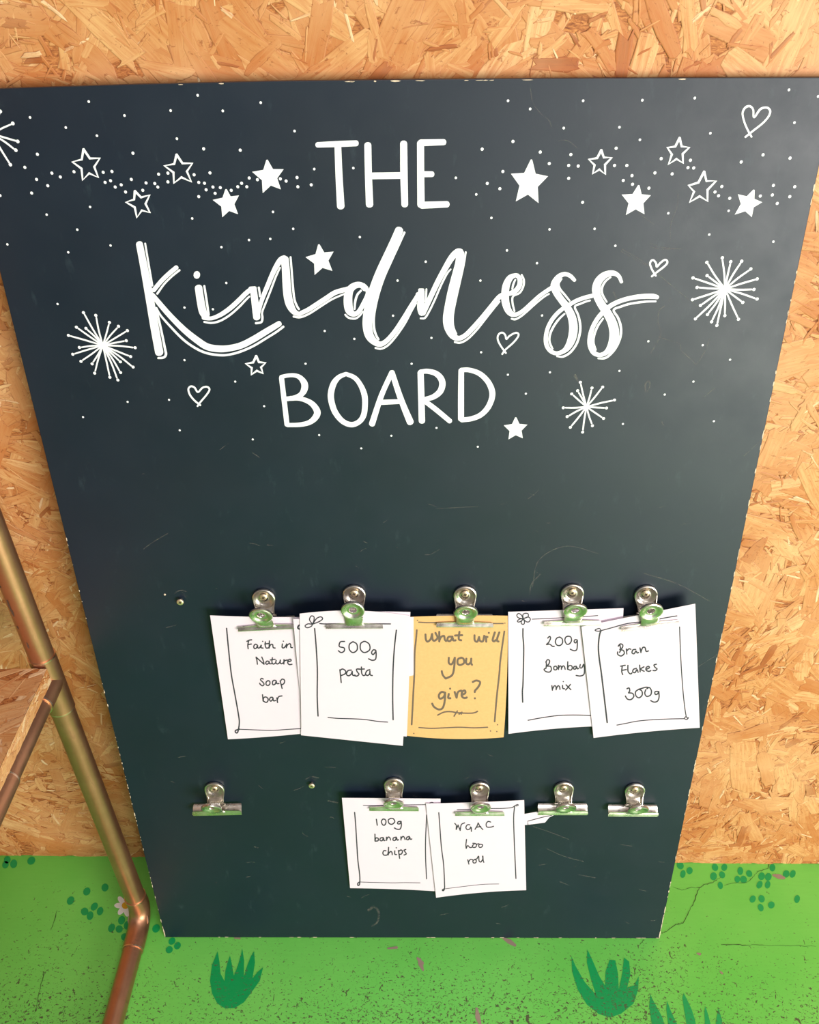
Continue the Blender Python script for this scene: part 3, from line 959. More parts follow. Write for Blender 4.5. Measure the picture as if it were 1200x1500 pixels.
def make_clip():
    root = empty('bulldog_clip')
    # lever screwed to the board
    bm = sheet([(-.0105, .0012, .0120), (-.0145, .0022, .0108), (-.0185, .0042, .0103), (-.0220, .0062, .0103)], 0,
               extra=lambda i, s_: .0042 if abs(s_) > .99 else (.0 if abs(s_) < .93 else .0008), cols=[-1, -.985, -.92, -.5, 0, .5, .92, .985, 1])
    ear(bm, Matrix.Translation((0, -.0024, .0004)))
    for s_ in (-1, 1):
        tube(bm, [(s_ * .0128, -.0035, .0030), (s_ * .0124, -.0075, .0038), (s_ * .0110, -.0140, .0062), (s_ * .0108, -.0215, .0105)], .00055, 6)
    bk = solidify(bm_obj('back_lever', bm, M_NICKEL, root, True), .0006)
    screw_parts(root, .0026)
    # back jaw, a wide folded plate
    bm = sheet([(-.0252, .0030, .0335), (-.0256, .0052, .0342), (-.0275, .0074, .0345), (-.0310, .0102, .0345), (-.0345, .0122, .0345), (-.0380, .0126, .0345)], 0, cols=[-1, -.4, -.3, .3, .4, 1])
    solidify(bm_obj('back_jaw', bm, M_NICKEL, root, True), .0007)
    # front lever: curved neck and dished ear standing out from the board
    neck = [(-.0345, .0142, .0150), (-.0330, .0158, .0116), (-.0305, .0185, .0105), (-.0270, .0208, .0104), (-.0235, .0222, .0106), (-.0205, .0232, .0112)]
    bm = sheet(neck, 0, extra=lambda i, s_: -.0034 * abs(s_) ** 3 * (1 if 0 < i < 5 else .4), cols=[-1, -.92, -.75, -.5, -.25, 0, .25, .5, .75, .92, 1])
    ear(bm, Matrix.Translation((0, -.0090, .0272)) @ Matrix.Rotation(.42, 4, 'X'))
    fl = solidify(bm_obj('front_lever', bm, M_NICKEL, root, True), .0006)
    # front jaw: the lip that presses on the paper
    bm = sheet([(-.0318, .0132, .0150), (-.0330, .0130, .0335), (-.0345, .0132, .0343), (-.0370, .0144, .0345), (-.0380, .0143, .0345), (-.0384, .0134, .0344), (-.0381, .0126, .0342)], 0, cols=[-1, -.5, -.25, .25, .5, 1])
    fj = solidify(bm_obj('front_jaw', bm, M_NICKEL, root, True), .0007)
    # spring
    bm = bmesh.new()
    tube(bm, [(-.0078 + .0156 * k / 110, -.0215 + .0032 * math.cos(k * 2 * math.pi / 11), .0105 + .0032 * math.sin(k * 2 * math.pi / 11)) for k in range(111)], .00062, 6)
    bm_obj('spring', bm, M_NICKEL, root, True)
    bm = bmesh.new()
    tube(bm, [(-.0132, -.0215, .0105), (.0132, -.0215, .0105)], .0011, 10)
    for s_ in (-1, 1): tube(bm, [(s_ * .0124, -.0215, .0105), (s_ * .0134, -.0215, .0105), (s_ * .0140, -.0215, .0105)], .0016, 12, radii=[.0013, .0018, .0009])
    bm_obj('hinge_pin', bm, M_NICKEL, root, True)
    return root


CLIP = make_clip()
# screw pixel, in-plane turn, how far the jaw is held open
clips = [
    ((386.6, 872.9), .055, .004, 'nickel bulldog clip holding the leftmost note, about soap', 'g'),
    ((519.1, 867.4), .00, .0095, 'nickel bulldog clip holding the stack of white notes topped by the pasta note', 'g'),
    ((681.4, 868.4), -.01, .004, 'nickel bulldog clip holding the yellow brown note', 'g'),
    ((838.2, 865.8), .015, .004, 'nickel bulldog clip holding the note headed 200g in the upper row', 'g'),
    ((945.6, 867.9), .15, .0068, 'tilted nickel bulldog clip holding the rightmost note of the upper row', 'g'),
    ((314.6, 1153.2), .03, 0, 'empty nickel bulldog clip at the far left of the bottom row', 'g'),
    ((577.3, 1146.5), -.01, .0010, 'nickel bulldog clip holding the banana chips note in the bottom row', 'g'),
    ((702.8, 1152.5), .00, .0030, 'nickel bulldog clip holding the loo roll note in the bottom row', 'g'),
    ((825.8, 1152.5), .0, .0004, 'nickel bulldog clip gripping only a torn scrap of paper', 'g'),
    ((930.0, 1154.7), -.01, 0, 'empty nickel bulldog clip at the far right of the bottom row', 'g'),
]
for i, ((px, py), rot, gap, lab, _) in enumerate(clips):
    o = CLIP if i == 0 else copy_tree(CLIP)
    x, y, _z = on_board(px, py, 0)
    o.matrix_world = BOARD_M @ Matrix.Translation((x, y, .0003)) @ Matrix.Rotation(rot, 4, 'Z')
    for chd in o.children:
        if chd.name.startswith('back_jaw') and gap > .0005:
            chd.location = (0, -.0046, -.0008)
        if chd.name.startswith(('front_lever', 'front_jaw')):
            # the jaws open about the hinge pin
            f_ = -gap / .034
            y0, z0 = -.0215, .0105
            chd.rotation_euler = (f_, 0, 0)
            chd.location = (0, y0 - (y0 * math.cos(f_) - z0 * math.sin(f_)), z0 - (y0 * math.sin(f_) + z0 * math.cos(f_)) + gap * .5)
    tag(o, lab, 'clip', 'bulldog clips screwed to the board')


# ------------------------------------------------------------------ paper notes
class Note:
    """sheet with four photographed corners TL, TR, BR, BL; zt, zb: distance from the board at top and bottom"""
    def __init__(s, name, corners, zt, zb, label, mat=M_PAPER, bow_t=0, bow_b=0, curl=0, N=12, group='paper notes on the board', bow_r=0, bow_l=0):
        s.c = [np.array(p, float) for p in corners]
        s.zt, s.zb, s.curl = zt, zb, curl
        TL, TR, BR, BL = s.c
        s.y0 = (TL[1] + TR[1]) / 2; s.y1 = (BL[1] + BR[1]) / 2
        s.x0 = (TL[0] + BL[0]) / 2; s.x1 = (TR[0] + BR[0]) / 2
        s.root = empty(name)
        s.root.matrix_world = BOARD_M
        tag(s.root, label, 'note', group)
        V, Fc = [], []
        for j in range(N + 1):
            v_ = j / N
            for i in range(N + 1):
                u_ = i / N
                p = (TL * (1 - u_) + TR * u_) * (1 - v_) + (BL * (1 - u_) + BR * u_) * v_
                p = p + np.array([(bow_r * u_ + bow_l * (1 - u_)) * 4 * v_ * (1 - v_), 4 * u_ * (1 - u_) * (bow_t * (1 - v_) + bow_b * v_)])
                V.append(s.place(p[0], p[1], 0))
        for j in range(N):
            for i in range(N):
                a = j * (N + 1) + i
                Fc.append((a, a + N + 1, a + N + 2, a + 1))
        o = mesh_obj('sheet', V, Fc, mat, s.root, True)
        orient(o.data, (0, 0, 1))
        solidify(o, .00022, -1)
        s.sheet = o

    def z(s, x, y):
        t = min(max((y - s.y0) / (s.y1 - s.y0), -.1), 1.1)
        u = (x - s.x0) / (s.x1 - s.x0) - .5
        return s.zt + (s.zb - s.zt) * t + s.curl * (u * u * 4 - .3) * t

    def place(s, x, y, lift):
        return on_board(x, y, s.z(x, y) + lift)

    def ink(s, name, strokes, m=M_INK, curve=True):
        V, Fc = [], []
        for st in strokes:
            if len(st) == 1:
                st = [(st[0][0] - .3, st[0][1], st[0][2]), (st[0][0] + .3, st[0][1] + .1, st[0][2])]
            stroke_geo(st, s.place, V, Fc, .00016, curve, 4, 4)
        o = mesh_obj(name, V, Fc, m, s.root)
        orient(o.data, (0, 0, 1))
        return o


def W_(cr, wdt, *strokes):
    return [cr([(p[0], p[1], wdt) for p in st]) for st in strokes]


# -- soap note (leftmost)
n = Note('paper_note', [(307.8, 901.5), (452, 904), (458, 1073), (334, 1083)], .0150, .004, 'white note reading Faith in Nature soap bar, leftmost of the upper row', bow_t=1, bow_b=1, curl=.002)
c = crop(340, 925, 10.909)
n.ink('handwritten_word', W_(c, 20, [(235, 160), (275, 140), (315, 133)], [(268, 145), (252, 215), (258, 278)], [(252, 212), (310, 200)],
    [(400, 213), (370, 205), (347, 240), (360, 275), (392, 262), (408, 218), (410, 258), (440, 262), (468, 215), (464, 258), (498, 266)], [(490, 158)],
    [(532, 165), (530, 225), (548, 266), (582, 262)], [(522, 200), (600, 192)], [(598, 150), (592, 268)], [(592, 262), (615, 215), (648, 208), (658, 258), (690, 265)]))
n.ink('handwritten_word', W_(c, 20, [(805, 198), (800, 255), (832, 260), (868, 215)], [(820, 155)], [(872, 198), (868, 262)], [(868, 250), (890, 213), (922, 195), (938, 215), (940, 255), (966, 258)]))
n.ink('handwritten_word', W_(c, 20, [(384, 410), (398, 465), (405, 525)], [(384, 410), (450, 470), (512, 525)], [(512, 525), (500, 470), (475, 408)],
    [(588, 478), (555, 475), (538, 508), (560, 525), (590, 500), (596, 478), (598, 515), (636, 515)], [(645, 418), (638, 490), (662, 522), (700, 500)], [(610, 456), (690, 445)],
    [(705, 460), (700, 500), (725, 520), (760, 498), (772, 455)], [(772, 455), (770, 498), (790, 516), (822, 500)], [(830, 448), (828, 522)], [(828, 500), (842, 468), (885, 456)],
    [(893, 485), (942, 470), (935, 445), (902, 455), (890, 500), (915, 530), (960, 524)]))
n.ink('handwritten_word', W_(c, 20, [(500, 762), (472, 750), (456, 775), (490, 808), (512, 842), (490, 868), (455, 850), (440, 825)],
    [(575, 785), (547, 808), (545, 848), (575, 864), (605, 838), (602, 798), (575, 785)],
    [(705, 785), (665, 782), (645, 815), (655, 852), (688, 842), (708, 795), (714, 832), (752, 832)], [(768, 790), (785, 850), (800, 912)], [(770, 800), (800, 762), (838, 778), (834, 825), (802, 850), (782, 842)]))
n.ink('handwritten_word', W_(c, 20, [(487, 1010), (492, 1060), (497, 1115)], [(497, 1112), (506, 1062), (540, 1047), (574, 1072), (574, 1108), (545, 1135), (502, 1112)],
    [(648, 1052), (615, 1055), (600, 1090), (620, 1114), (648, 1088), (655, 1058), (662, 1108), (700, 1102)], [(716, 1060), (728, 1138)], [(722, 1092), (748, 1042), (800, 1030)]))
c = crop(290, 840, 5)
n.ink('border_line', W_(c, 10, [(210, 402), (225, 560), (245, 740), (270, 880), (298, 1040), (303, 1100), (292, 1162), (277, 1166), (276, 1150), (305, 1141)]))
n.ink('border_line', W_(c, 6, [(300, 1141), (420, 1146), (540, 1150), (650, 1143), (768, 1136)]))
n.ink('border_line', W_(c, 9, [(330, 390), (480, 389), (590, 386), (700, 379)]))

# -- sheets under the pasta note
n = Note('paper_note', [(429.5, 907), (560, 903), (560, 1060), (444, 1064)], .0202, .006, 'white note whose left sliver shows between the soap note and the pasta note', bow_t=0)
n.ink('border_line', W_(crop(430, 840, 5), 12, [(46, 378), (36, 385), (32, 400), (44, 408)]))
n = Note('paper_note', [(470, 905), (606, 904), (606, 1015), (500, 1014)], .0205, .0072, 'white note showing its right edge between the pasta note and the yellow brown note')
n = Note('paper_note', [(445, 900), (601.3, 896.5), (590.3, 1092.5), (441, 1077)], .0211, .0064, 'white note lying directly under the pasta note, its bottom edge showing', bow_t=-2)
# -- pasta note
n = Note('paper_note', [(439, 899), (601, 902), (596, 1079), (441.5, 1067)], .0219, .0076, 'white note reading 500g pasta, on top of its stack', bow_t=-6, bow_b=-1, bow_r=1)
c = crop(430, 840, 5)
n.ink('handwritten_word', W_(c, 9.5, [(375, 498), (343, 502), (336, 535), (370, 545), (372, 568), (350, 580), (328, 566)],
    [(436, 500), (410, 520), (410, 558), (436, 580), (466, 560), (464, 518), (436, 500)], [(515, 498), (492, 515), (492, 558), (520, 580), (558, 560), (556, 520), (530, 500), (515, 498)],
    [(602, 562), (585, 560), (572, 580), (584, 595), (604, 570)], [(604, 565), (606, 600), (600, 630), (575, 636), (550, 625)]))
n.ink('handwritten_word', W_(c, 9.5, [(340, 705), (345, 750), (350, 800)], [(340, 712), (360, 700), (382, 715), (378, 735), (350, 748)],
    [(425, 708), (400, 712), (388, 738), (405, 750), (425, 735), (430, 715), (434, 745), (452, 745)], [(484, 700), (462, 702), (468, 722), (480, 738), (465, 752), (445, 748)],
    [(498, 685), (500, 730), (512, 748), (530, 742)], [(478, 702), (520, 700)], [(560, 705), (540, 712), (528, 735), (542, 748), (558, 735), (560, 712), (562, 742), (578, 748)]))
n.ink('flower_doodle', W_(c, 8, [(140, 372), (118, 340), (130, 312), (150, 318), (150, 345), (140, 372)], [(140, 372), (170, 330), (200, 318), (214, 332), (190, 352), (140, 372)], [(140, 372), (105, 370), (85, 385), (100, 398), (130, 388), (140, 372)]))
n.ink('border_line', W_(c, 8, [(192, 367), (225, 370), (300, 369), (500, 369), (712, 370)]))
n.ink('border_line', W_(c, 10, [(155, 403), (165, 520), (175, 700), (174, 900), (180, 1045)]))
n.ink('border_line', W_(c, 10, [(754, 415), (740, 540), (730, 700), (727, 900), (730, 1072)]))
n.ink('border_line', W_(c, 7, [(252, 1055), (330, 1062), (500, 1068), (620, 1084), (690, 1089)]))

# -- yellow brown note
n = Note('paper_note', [(601, 903.6), (743.8, 902), (738, 1080), (590, 1077)], .0150, .0058, 'yellow brown kraft note reading What will you give?', mat=M_KRAFT, bow_b=4, bow_t=-1, bow_r=2, curl=-.001)
c = crop(600, 900, 7.893)
n.ink('handwritten_word', W_(c, 24, [(185, 230), (190, 290), (210, 315), (245, 285), (262, 225)], [(262, 225), (268, 290), (290, 305), (325, 270), (300, 212)],
    [(345, 200), (345, 315)], [(345, 305), (365, 262), (400, 250), (408, 290), (425, 310)], [(500, 258), (450, 262), (440, 300), (470, 308), (500, 270), (505, 300), (535, 300)],
    [(578, 200), (570, 285), (600, 300)], [(525, 245), (612, 240)]), M_INK2)
n.ink('handwritten_word', W_(c, 24, [(752, 240), (755, 300), (785, 315), (805, 260)], [(805, 260), (815, 305), (850, 310), (865, 245)], [(885, 258), (888, 318)], [(882, 258), (905, 262)], [(918, 213)],
    [(988, 207), (972, 255), (962, 300), (980, 312), (998, 296)], [(1040, 207), (1020, 260), (1012, 304), (1032, 314)]), M_INK2)
n.ink('handwritten_word', W_(c, 24, [(455, 500), (455, 560), (485, 578), (510, 540), (525, 500)], [(525, 500), (518, 600), (495, 700), (420, 742)], [(418, 742), (385, 700), (373, 655)],
    [(600, 500), (560, 520), (558, 570), (590, 585), (632, 560), (625, 515), (600, 500)], [(658, 510), (655, 560), (680, 578), (710, 550), (715, 510)], [(715, 510), (712, 560), (725, 585)]), M_INK2)
n.ink('handwritten_word', W_(c, 24, [(412, 905), (370, 898), (340, 935), (352, 975), (395, 955), (415, 905)], [(412, 905), (408, 1000), (385, 1080), (340, 1100), (285, 1070), (262, 1030)],
    [(455, 918), (448, 965), (475, 970)], [(470, 858)], [(522, 895), (545, 965)], [(545, 965), (560, 900), (600, 880)], [(600, 935), (645, 910), (640, 880), (610, 895), (605, 945), (635, 968), (665, 960)],
    [(730, 782), (775, 765), (818, 785), (795, 840), (760, 880), (755, 900)], [(757, 970)]), M_INK2)
n.ink('flourish', W_(c, 16, [(325, 1165), (400, 1130), (480, 1125), (560, 1138), (700, 1143), (760, 1135), (788, 1120)], [(515, 1178), (555, 1115)], [(572, 1155), (608, 1130)], [(590, 1135), (600, 1155)]), M_INK2)
n.ink('border_line', W_(c, 20, [(85, 180), (75, 300), (60, 450), (56, 700), (45, 900), (35, 1100), (25, 1275)]), M_INK2)
n.ink('border_line', W_(c, 20, [(1098, 195), (1075, 350), (1048, 560), (1040, 680), (1010, 950), (985, 1240)]), M_INK2)
n.ink('border_line', W_(c, 14, [(92, 68)], [(105, 90), (200, 96), (320, 96), (700, 104), (930, 106), (1085, 106)], [(1103, 101)]), M_INK2)
n.ink('border_line', W_(c, 14, [(108, 1308), (250, 1318), (400, 1312), (580, 1305), (750, 1312), (905, 1305)], [(50, 1376)], [(1018, 1275)], [(937, 1348)], [(1010, 1354)]), M_INK2)

# -- 200g note
n = Note('paper_note', [(744.6, 896.3), (913.6, 891), (905, 1063), (745, 1075)], .0150, .005, 'white note reading 200g Bombay mix, with a five petal doodle', bow_b=-2.5, curl=.001)
c = crop(740, 880, 8.5714)
n.ink('handwritten_word', W_(c, 16, [(535, 470), (560, 448), (572, 470), (550, 520), (520, 552), (560, 545), (595, 572), (620, 572)],
    [(690, 455), (650, 470), (632, 515), (650, 555), (690, 562), (722, 530), (718, 480), (690, 458)], [(790, 445), (762, 460), (752, 500), (775, 545), (810, 540), (835, 500), (825, 455), (790, 445)],
    [(900, 490), (878, 490), (868, 515), (885, 530), (908, 500)], [(908, 492), (908, 560), (900, 615), (865, 628), (818, 608)]))
n.ink('handwritten_word', W_(c, 16, [(515, 765), (520, 800), (515, 850)], [(512, 770), (535, 740), (560, 755), (550, 795), (520, 822)], [(520, 822), (570, 825), (582, 865), (560, 895), (515, 890), (490, 865), (510, 848)],
    [(640, 820), (615, 830), (615, 862), (640, 868), (655, 845), (640, 820)], [(670, 810), (672, 865)], [(672, 850), (690, 818), (708, 830), (708, 862)], [(708, 850), (730, 818), (748, 832), (755, 862)],
    [(788, 765), (785, 862)], [(785, 855), (800, 820), (832, 815), (845, 845), (825, 872), (790, 860)], [(895, 822), (868, 828), (862, 855), (885, 858), (900, 828), (908, 855), (925, 850)],
    [(945, 800), (940, 838), (965, 842), (985, 800)], [(990, 798), (998, 860), (990, 925), (945, 945), (892, 938)]))
n.ink('handwritten_word', W_(c, 16, [(588, 1065), (595, 1125)], [(595, 1110), (620, 1068), (640, 1080), (642, 1120)], [(642, 1110), (665, 1068), (685, 1082), (690, 1115)], [(722, 1062), (725, 1100), (748, 1105)], [(732, 1015)],
    [(765, 1055), (800, 1090), (828, 1118)], [(822, 1050), (790, 1090), (760, 1122)]))
n.ink('flower_doodle', W_(c, 13, [(228, 225), (170, 215), (148, 185), (170, 160), (205, 180), (228, 225)], [(228, 225), (225, 175), (255, 158), (290, 165), (290, 200), (260, 215), (228, 225)],
    [(228, 225), (290, 205), (318, 230), (300, 265), (265, 262), (228, 225)], [(228, 225), (245, 265), (235, 295), (208, 290), (205, 262), (228, 225)], [(228, 225), (180, 232), (155, 258), (175, 268), (210, 250), (228, 225)]))
n.ink('border_line', W_(c, 10, [(340, 232), (500, 225), (700, 215), (850, 208), (1000, 200), (1165, 186)]))
n.ink('border_line', W_(c, 17, [(225, 350), (225, 450), (235, 580), (232, 800), (225, 1050), (218, 1140), (222, 1275)]))
n.ink('border_line', W_(crop(740, 840, 3.871), 5.5, [(130, 833), (200, 820), (300, 806), (400, 803), (490, 806)]))

# -- Bran Flakes note
n = Note('paper_note', [(852, 918), (1018.7, 884.4), (1025.3, 1066), (869.7, 1081)], .0182, .0064, 'white note reading Bran Flakes 300g, tilted, rightmost of the upper row', bow_b=-1.5, bow_t=0, bow_l=0)
c = crop(860, 880, 6.6667)
n.ink('handwritten_word', W_(c, 13, [(322, 430), (330, 480), (318, 505)], [(305, 445), (325, 422), (350, 432), (345, 460), (320, 478)], [(325, 480), (355, 485), (365, 515), (335, 540), (302, 525), (300, 500)],
    [(385, 470), (390, 522)], [(388, 492), (410, 470), (430, 475)], [(478, 475), (450, 480), (440, 508), (460, 518), (480, 490), (490, 510), (505, 505)], [(518, 460), (528, 508)], [(528, 498), (545, 458), (568, 458), (578, 495), (602, 490)]))
n.ink('handwritten_word', W_(c, 13, [(328, 640), (375, 630)], [(345, 640), (340, 690), (350, 722)], [(345, 680), (385, 672)], [(400, 630), (402, 690), (425, 715), (440, 705)], [(485, 660), (455, 670), (448, 695), (470, 702), (490, 672), (500, 700)],
    [(515, 628), (520, 695)], [(558, 645), (525, 668), (560, 690)], [(575, 672), (610, 655), (600, 640), (578, 655), (580, 680), (605, 690), (625, 682)], [(680, 620), (655, 628), (665, 650), (685, 665), (670, 682), (645, 682)]))
n.ink('handwritten_word', W_(c, 13, [(390, 860), (412, 852), (418, 880), (405, 900)], [(405, 900), (445, 905), (458, 935), (430, 965), (395, 960), (375, 930)], [(505, 865), (475, 890), (480, 930), (510, 948), (540, 920), (535, 880), (505, 865)],
    [(505, 865), (540, 855), (575, 845), (610, 848)], [(575, 868), (565, 905), (585, 935), (622, 920), (630, 880), (610, 848), (585, 860)], [(690, 885), (665, 890), (668, 915), (690, 910), (702, 885)], [(702, 885), (705, 940), (690, 980), (655, 990), (622, 975)]))
n.ink('border_line', W_(c, 15, [(138, 292), (122, 340), (112, 450), (120, 560), (140, 700), (170, 950), (198, 1190)]))
n.ink('border_line', W_(c, 10, [(138, 292), (120, 270), (78, 288), (110, 298), (138, 292), (250, 262), (400, 222), (600, 200), (750, 170), (880, 148)]))
n.ink('border_line', W_(c, 10, [(905, 255), (912, 450), (925, 700), (945, 950), (970, 1130), (992, 1140), (975, 1160), (952, 1150), (968, 1130)]))
n.ink('border_line', W_(c, 9, [(292, 1215), (380, 1198), (500, 1175), (650, 1162), (800, 1155), (955, 1152)]))

# -- 100g note
n = Note('paper_note', [(501, 1168.8), (645.5, 1170), (646, 1306), (513, 1301)], .0124, .004, 'white note reading 100g banana chips, left one in the bottom row', bow_b=-1, curl=.001)
c = crop(500, 1160, 8)
n.ink('handwritten_word', W_(c, 14, [(412, 320), (422, 392)], [(490, 318), (470, 345), (485, 385), (510, 388), (525, 355), (515, 325), (490, 318)], [(580, 310), (552, 330), (560, 368), (595, 380), (628, 350), (610, 315), (580, 310)],
    [(695, 345), (668, 350), (660, 372), (685, 375), (702, 350)], [(702, 345), (705, 395), (690, 435), (655, 438), (622, 422)]))
n.ink('handwritten_word', W_(c, 14, [(395, 495), (396, 578)], [(396, 570), (408, 540), (432, 545), (432, 572), (398, 578)], [(492, 535), (460, 542), (455, 568), (480, 572), (495, 540), (500, 570), (515, 568)],
    [(530, 530), (532, 570)], [(532, 560), (550, 530), (570, 538), (578, 565)], [(645, 530), (612, 540), (608, 565), (632, 568), (648, 535), (655, 565), (672, 560)], [(700, 525), (700, 565)], [(700, 552), (722, 522), (740, 535), (748, 560)], [(800, 522), (770, 532), (765, 555), (788, 560), (802, 530), (810, 555), (828, 552)]))
n.ink('handwritten_word', W_(c, 14, [(525, 690), (500, 690), (488, 715), (500, 740), (540, 738), (552, 700), (555, 650)], [(555, 655), (552, 740)], [(552, 725), (580, 698), (595, 712), (598, 738)], [(628, 690), (628, 730), (650, 735)], [(645, 655)],
    [(670, 685), (685, 780)], [(672, 700), (700, 680), (718, 698), (705, 728), (680, 732)], [(758, 675), (735, 685), (750, 705), (762, 728), (735, 740)]))
n.ink('border_line', W_(c, 14, [(157, 240), (170, 400), (182, 600), (195, 800), (215, 960), (218, 1050), (212, 1090), (195, 1095), (195, 1070), (220, 1056)]))
n.ink('border_line', W_(c, 7, [(220, 1056), (400, 1062), (600, 1066), (740, 1064), (925, 1066)]))
n.ink('border_line', W_(c, 8, [(258, 158), (350, 160), (600, 152), (800, 152), (1010, 150)], [(1035, 132), (1060, 122), (1078, 128)]))
n.ink('border_line', W_(c, 12, [(1002, 270), (995, 400), (988, 600), (990, 800), (1000, 1020)]))

# -- torn scrap behind the loo roll note
V2 = [(755, 1195), (768, 1192.5), (786, 1189.3), (812, 1190.5), (813, 1193.5), (805, 1197.3), (798.5, 1205), (772.5, 1208.3), (757, 1209.5)]
scrap = empty('paper_scrap'); scrap.matrix_world = BOARD_M
tag(scrap, 'torn white paper scrap sticking out beside the loo roll note', 'paper')
o = mesh_obj('sheet', [on_board(x, y, .0118 + (y - 1190) * -.00006) for x, y in V2], [tuple(range(len(V2)))], M_PAPER, scrap)
orient(o.data, (0, 0, 1)); solidify(o, .00022, -1)
c = crop(740, 1120, 4.615)
V, Fc = [], []
stroke_geo(c([(156, 408, 5), (153, 383, 5), (250, 357, 5), (318, 343, 4)]), lambda x, y, l: on_board(x, y, .0118 + (y - 1190) * -.00006 + l), V, Fc, .0002, False)
o = mesh_obj('border_line', V, Fc, M_INK, scrap); orient(o.data, (0, 0, 1))

# -- loo roll note
n = Note('paper_note', [(624, 1177), (768, 1172), (771, 1304), (639, 1315)], .0142, .0062, 'white note reading WGAC Loo roll, right one in the bottom row', bow_b=-2, bow_t=.8, curl=.0005)
c = crop(630, 1160, 7.5)
n.ink('handwritten_word', W_(c, 12, [(272, 345), (290, 370), (288, 415)], [(288, 415), (310, 365)], [(308, 362), (332, 425)], [(332, 425), (345, 360), (382, 340)], [(440, 362), (412, 362), (395, 390), (410, 415), (440, 405), (445, 385)], [(445, 385), (455, 395), (455, 435)],
    [(495, 412), (515, 380), (530, 340)], [(530, 340), (550, 380), (582, 415)], [(505, 390), (560, 380)], [(668, 332), (640, 325), (618, 350), (625, 385), (665, 388), (700, 378)]))
n.ink('handwritten_word', W_(c, 12, [(402, 522), (395, 580), (398, 622)], [(398, 622), (415, 590), (440, 612), (470, 605)], [(485, 578), (468, 590), (475, 610), (500, 608), (512, 588), (500, 568), (470, 565)], [(512, 575), (540, 570)], [(555, 575), (535, 588), (545, 610), (570, 605), (578, 582), (555, 575)]))
n.ink('handwritten_word', W_(c, 12, [(415, 745), (428, 795)], [(425, 768), (445, 742), (470, 745)], [(490, 745), (472, 758), (478, 780), (502, 778), (510, 755), (490, 742)], [(490, 742), (515, 735), (535, 705), (540, 760), (560, 772)], [(560, 772), (580, 740), (578, 705)], [(582, 705), (585, 750), (592, 775)]))
n.ink('border_line', W_(c, 12, [(97, 228), (110, 400), (125, 600), (150, 800), (160, 1000), (160, 1060), (150, 1085), (136, 1082), (145, 1070), (160, 1066)]))
n.ink('border_line', W_(c, 5.5, [(160, 1066), (300, 1048), (450, 1030), (600, 1015), (758, 1012)]))
n.ink('border_line', W_(c, 9, [(298, 196), (450, 192), (650, 184), (800, 182), (900, 172), (935, 150), (965, 138), (968, 150), (945, 156)]))
n.ink('border_line', W_(c, 12, [(930, 160), (920, 280), (925, 500), (938, 800), (945, 952)]))


# ------------------------------------------------------------------ floor motifs
def on_floor(px, py, z=.0003):
    p = at(px, py, (0, 0, 1), z)
    return (p[0], p[1], z)


def floor_poly(name, polys, m, lift=.0003, parent=None):
    V, Fc = [], []
    for pl in polys:
        b = len(V)
        V += [on_floor(x, y, lift) for x, y in pl]
        Fc.append(tuple(range(b, b + len(pl))))
    o = mesh_obj(name, V, Fc, m, parent or floor)
    orient(o.data, (0, 0, 1))
    return o


def oval(cx, cy, rx, ry, rot=0, n_=12):
    return [(cx + rx * math.cos(t) * math.cos(rot) - ry * math.sin(t) * math.sin(rot), cy + rx * math.cos(t) * math.sin(rot) + ry * math.sin(t) * math.cos(rot)) for t in [2 * math.pi * k / n_ for k in range(n_)]]


cR, cL = crop(940, 1180, 4.615), crop(0, 1100, 3.75)
r = random.Random(2)
for p in [(262, 405), (280, 463), (325, 440), (497, 418), (560, 418), (487, 478), (545, 468), (533, 540), (668, 442), (728, 460), (648, 498), (690, 500), (812, 478), (857, 482), (798, 535), (853, 535), (885, 420), (978, 462), (1022, 462), (752, 632), (812, 630), (806, 690), (878, 672), (1052, 632)]:
    x, y, _ = cR([p], 1)[0]
    floor_poly('painted_leaf', [oval(x, y, r.uniform(3.8, 5), r.uniform(5.0, 6.0), r.uniform(-.5, .5))], M_LEAF)
for p in [(477, 772), (577, 750), (388, 822), (518, 855), (465, 882), (550, 880), (495, 905), (668, 930), (613, 972), (655, 978), (698, 958), (685, 1022), (945, 1045), (975, 1070), (930, 1092), (30, 625), (75, 620), (40, 598), (172, 603), (858, 975)]:
    x, y, _ = cL([p], 1)[0]
    floor_poly('painted_leaf', [oval(x, y, r.uniform(4.6, 5.6), r.uniform(5.6, 6.8), r.uniform(.2, .8))], M_LEAF)


def tuft(cr, pts):
    P = [(p[0], p[1]) for p in cr(pts, 1)]
    V = [on_floor(x, y, .0003) for x, y in P]
    bm = bmesh.new()
    vs = [bm.verts.new(v) for v in V]
    es = [bm.edges.new((vs[k], vs[(k + 1) % len(vs)])) for k in range(len(vs))]
    bmesh.ops.triangle_fill(bm, edges=es, use_beauty=True, normal=(0, 0, 1))
    o = bm_obj('painted_grass_tuft', bm, M_LEAF, floor)
    orient(o.data, (0, 0, 1))
    return o


